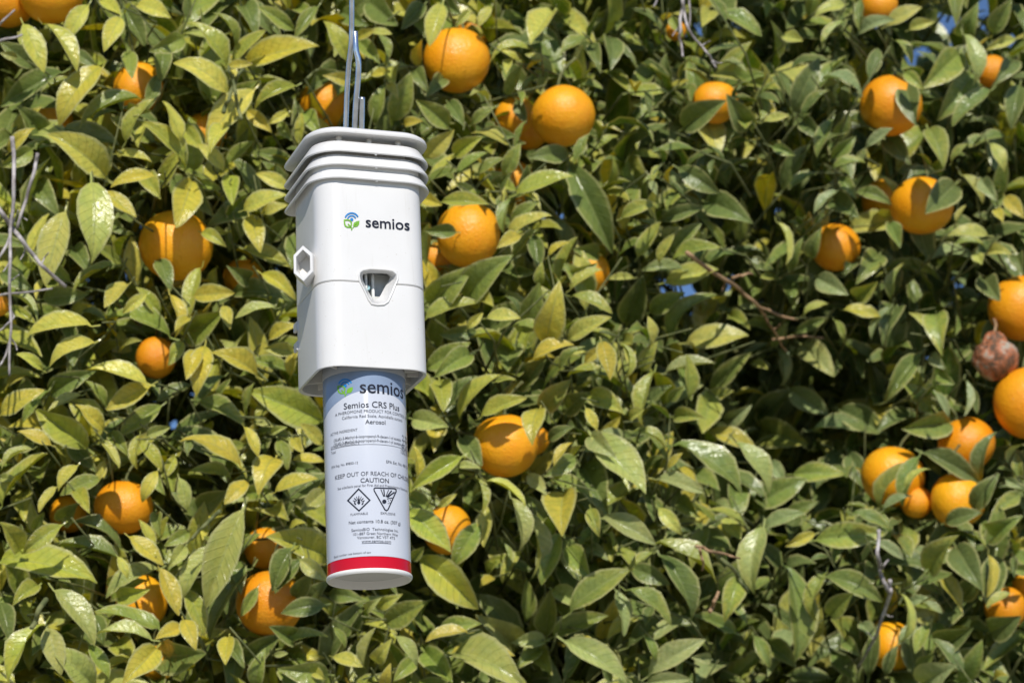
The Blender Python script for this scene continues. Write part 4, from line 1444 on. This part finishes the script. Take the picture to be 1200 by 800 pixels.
can_text('Vancouver, BC V5T 4T5', 418.5, 462.5, 628.8, 'loink', 0.002)
can_text('www.semios.com', 424, 458, 633.4, 'loink', 0.002, 1.0, True)
can_text('Batch number: see bottom of can', 391.8, 434.5, 648.5, 'loink', 0, 1.05)


# flat shapes given in photo pixels, laid on the can or on the housing front
def lay_can(pts, eps=0.00030):
    out = []
    for (x, y) in pts:
        zz = z_on_can(CA, y)
        for _ in range(3):
            a = a_on_can(x, zz)
            zz = z_on_can(a, y)
        out.append(cyl(a, zz, RC + eps))
    return out


def lay_front(pts, eps=0.0002):
    return [on_plane_y(x, y, FY - eps) for (x, y) in pts]


def shape(name, lay, polys, mat, parent):
    v_, f_ = [], []
    for poly in polys:
        b = len(v_)
        v_ += lay(poly)
        f_.append(tuple(range(b, b + len(poly))))
    me = bpy.data.meshes.new(name)
    me.from_pydata([tuple(p) for p in v_], [], f_)
    bm = bmesh.new()
    bm.from_mesh(me)
    bmesh.ops.triangulate(bm, faces=bm.faces)
    bm.to_mesh(me)
    bm.free()
    return link(name, me, mat, parent, False)


def stroke(pts, wd, closed=False):
    """quads along a polyline of width wd (2-D)"""
    n_ = len(pts)
    L_, R2 = [], []
    for i in range(n_):
        p = Vector(pts[i])
        a = Vector(pts[(i - 1) % n_]) if (closed or i > 0) else p
        b = Vector(pts[(i + 1) % n_]) if (closed or i < n_ - 1) else p
        t = b - a
        t = t.normalized() if t.length > 1e-9 else Vector((1, 0))
        nrm_ = Vector((-t.y, t.x))
        k = 1.0
        if closed or 0 < i < n_ - 1:
            t1 = (p - a).normalized() if (p - a).length > 1e-9 else t
            k = 1 / max(0.5, abs(nrm_.dot(Vector((-t1.y, t1.x)))))
        L_.append(p + nrm_ * (wd / 2 * k))
        R2.append(p - nrm_ * (wd / 2 * k))
    out = []
    for i in range(n_ if closed else n_ - 1):
        j = (i + 1) % n_
        out.append([tuple(L_[i]), tuple(L_[j]), tuple(R2[j]), tuple(R2[i])])
    return out


def arc(cx, cy, r, a0, a1, n_=10):
    return [(cx + r * math.cos(R_(a0 + (a1 - a0) * i / n_)), cy - r * math.sin(R_(a0 + (a1 - a0) * i / n_))) for i in range(n_ + 1)]


def sub(pts, k=4):
    out = []
    for a, b in zip(pts[:-1], pts[1:]):
        for i in range(k):
            out.append((a[0] + (b[0] - a[0]) * i / k, a[1] + (b[1] - a[1]) * i / k))
    out.append(pts[-1])
    return out


# flammable diamond
dm = [(420.4, 572.6), (433.4, 585.8), (420.8, 598.2), (407.8, 586.2), (420.4, 572.6)]
dpts = sub(dm, 4)[:-1]
shape('hazard_diamond', lay_can, stroke(dpts, 1.5, True), M['ink'], can)
fl = []
for k in range(7):
    a = 18 + 24 * k
    fl += stroke(arc(420.6, 588.5, 3.2, a, a, 1)[:1] + [(420.6 + 7.2 * math.cos(R_(a)), 588.5 - 7.6 * math.sin(R_(a)))], 1.0 if k % 2 else 0.7)
fl.append([(418.6, 589), (420.6, 581), (422.4, 589), (420.6, 591)])
fl.append([(414.8, 586.5), (417.6, 590.5), (416.8, 591.4), (415.2, 590)])
fl.append([(426.4, 586.5), (423.6, 590.5), (424.4, 591.4), (426, 590)])
shape('flame_emblem', lay_can, fl, M['ink'], can)
# explosive triangle
tr_ = [(441, 571.4), (461.5, 572.2), (463.8, 573.2), (464, 575.4), (454.6, 596.6), (452.8, 598), (451, 597), (438.4, 574.6), (438.2, 572.4), (439.4, 571.4)]
shape('hazard_triangle', lay_can, stroke(sub(tr_ + tr_[:1], 5)[:-1], 1.3, True), M['ink'], can)
ex = [arc(450.2, 587.4, 2.5, 0, 345, 12)]
for (x1_, y1_, wd) in ((446.2, 573, 0.9), (449.6, 573, 1.3), (455.2, 573.6, 0.8), (458.8, 574.6, 1.5), (462, 576.4, 1.6), (459.6, 583, 0.9)):
    ex += stroke([(450.8 + (x1_ - 450.8) * 0.28, 584.8 + (y1_ - 584.8) * 0.28), (x1_, y1_)], wd)
for (x1_, y1_) in ((455, 586.5), (456.6, 588.8), (454.8, 589.6), (457.4, 585.6)):
    ex.append([(x1_ - .5, y1_ - .5), (x1_ + .5, y1_ - .4), (x1_ + .4, y1_ + .5), (x1_ - .5, y1_ + .4)])
shape('blast_emblem', lay_can, ex, M['ink'], can)


def logo(ox, oy, s, lay, parent):
    P = lambda pts: [(ox + x * s, oy + y * s) for x, y in pts]
    # unit: 20 wide, 22 high, top-left origin
    bl = [P(arc(9.6, 8.8, 2.0, 0, 345, 12))]
    bl += stroke(P(arc(9.6, 9.2, 5.0, 22, 168, 12)), 1.7 * s)
    bl += stroke(P(arc(9.6, 9.2, 8.2, 25, 160, 14)), 1.8 * s)
    shape('blue_wave_emblem', lay, bl, M['logoblue'], parent)
    lf = [(0.9, 9.6), (4.6, 9.2), (8.0, 10.2), (9.2, 12.6), (9.0, 16.0), (7.4, 17.9), (4.4, 17.9), (2.0, 16.4), (1.0, 13.4)]
    gr = stroke(P(lf), 1.7 * s, True)
    gr += stroke(P([(5.2, 14.0), (7.4, 16.6), (9.4, 19.0), (9.6, 21.6)]), 1.5 * s)
    gr.append(P([(11.2, 15.8), (12.2, 12.8), (15.2, 11.0), (18.8, 10.2), (18.6, 14.0), (16.8, 16.8), (14.0, 17.8), (11.8, 17.2)]))
    gr += stroke(P([(10.6, 19.4), (12.6, 16.6), (15.6, 14.0)]), 0.9 * s)
    shape('green_leaf_emblem', lay, gr, M['logogreen'], parent)


logo(395.4, 443.4, 0.97, lay_can, can)
logo(402.8, 248.6, 0.98, lay_front, dev)

pts, fcs = text_geo('semios', 0.014)
x0 = min(p[0] for p in pts)
x1 = max(p[0] for p in pts)
A_ = on_plane_y(428.6, 266.6, FY)
B_ = on_plane_y(480.2, 269.4, FY)
sc = (B_.x - A_.x) / (x1 - x0)
zt_ = (A_.z + B_.z) / 2
mesh_of('lettering', [(A_.x + (p[0] - x0) * sc, FY - 0.0002, zt_ + p[1] * sc * 0.98) for p in pts], fcs, M['ink'], dev, False)

# ------------------------------------------------------------------ hanging wire
TOPC = MD @ Vector((0, 0, zp + 0.004))
dW = proj(TOPC)[2]


def wp(x, y, dd=0.0):
    return at(x, y, dW + dd)


RW = 0.0024
wt = thing('hanging_wire', 'galvanised wire hanger with hooked end rising from the top plate of the dispenser', 'wire hanger', Matrix.Translation(TOPC))
off = Matrix.Translation(-TOPC)


def wire_part(name, ctrl, r):
    v_, f_ = tube_geo(spline(ctrl, 6), r, 12)
    return mesh_of(name, [off @ p for p in v_], f_, M['metal'], wt)


ZB = 330
wire_part('main_wire', [wp(414, -ZB - 40, .0), wp(413.6, -ZB), wp(412.8, -120), wp(412.3, -10), wp(412.2, 30), wp(411.6, 52), wp(408.6, 78, .003), wp(406.6, 110, .004), wp(405.2, 150, .004), wp(404.8, 172, .004)], RW * 0.92)
wire_part('hook_wire', [wp(416.2, 37.5, .001), wp(416.4, 46, -.001), wp(417.2, 58, -.003), wp(420, 72, -.004), wp(419.6, 92, -.004), wp(417.2, 120, -.003), wp(415.8, 150, -.002), wp(415.4, 172, -.002)], RW)
wire_part('wire_stub', [wp(424.4, 114, -.002), wp(424.2, 130, -.002), wp(423.8, 150, -.002), wp(423.6, 172, -.002)], RW)
h = wp(414, -ZB - 40)
wire_part('top_hook', [h, h + Vector((0.004, 0, 0.012)), h + Vector((0.011, 0.004, 0.020)), h + Vector((0.021, 0.006, 0.017)), h + Vector((0.025, 0.006, 0.004)), h + Vector((0.024, 0.006, -0.012))], RW * 0.92)
# the bough it hangs over reaches out of the crown, above the picture
hb = h + Vector((0.0125, 0.004, 0.0105))
limb('limb', [Vector((0.15, 3.9, 2.6)), Vector((0.1, 3.5, 3.0)), Vector((0.0, 2.9, 3.02)), Vector((hb.x + 0.03, 2.4, hb.z + 0.30)), hb, hb + Vector((-0.02, -0.22, -0.015))], 0.02, 0.006, M['bark'], 8)

bpy.context.view_layer.update()
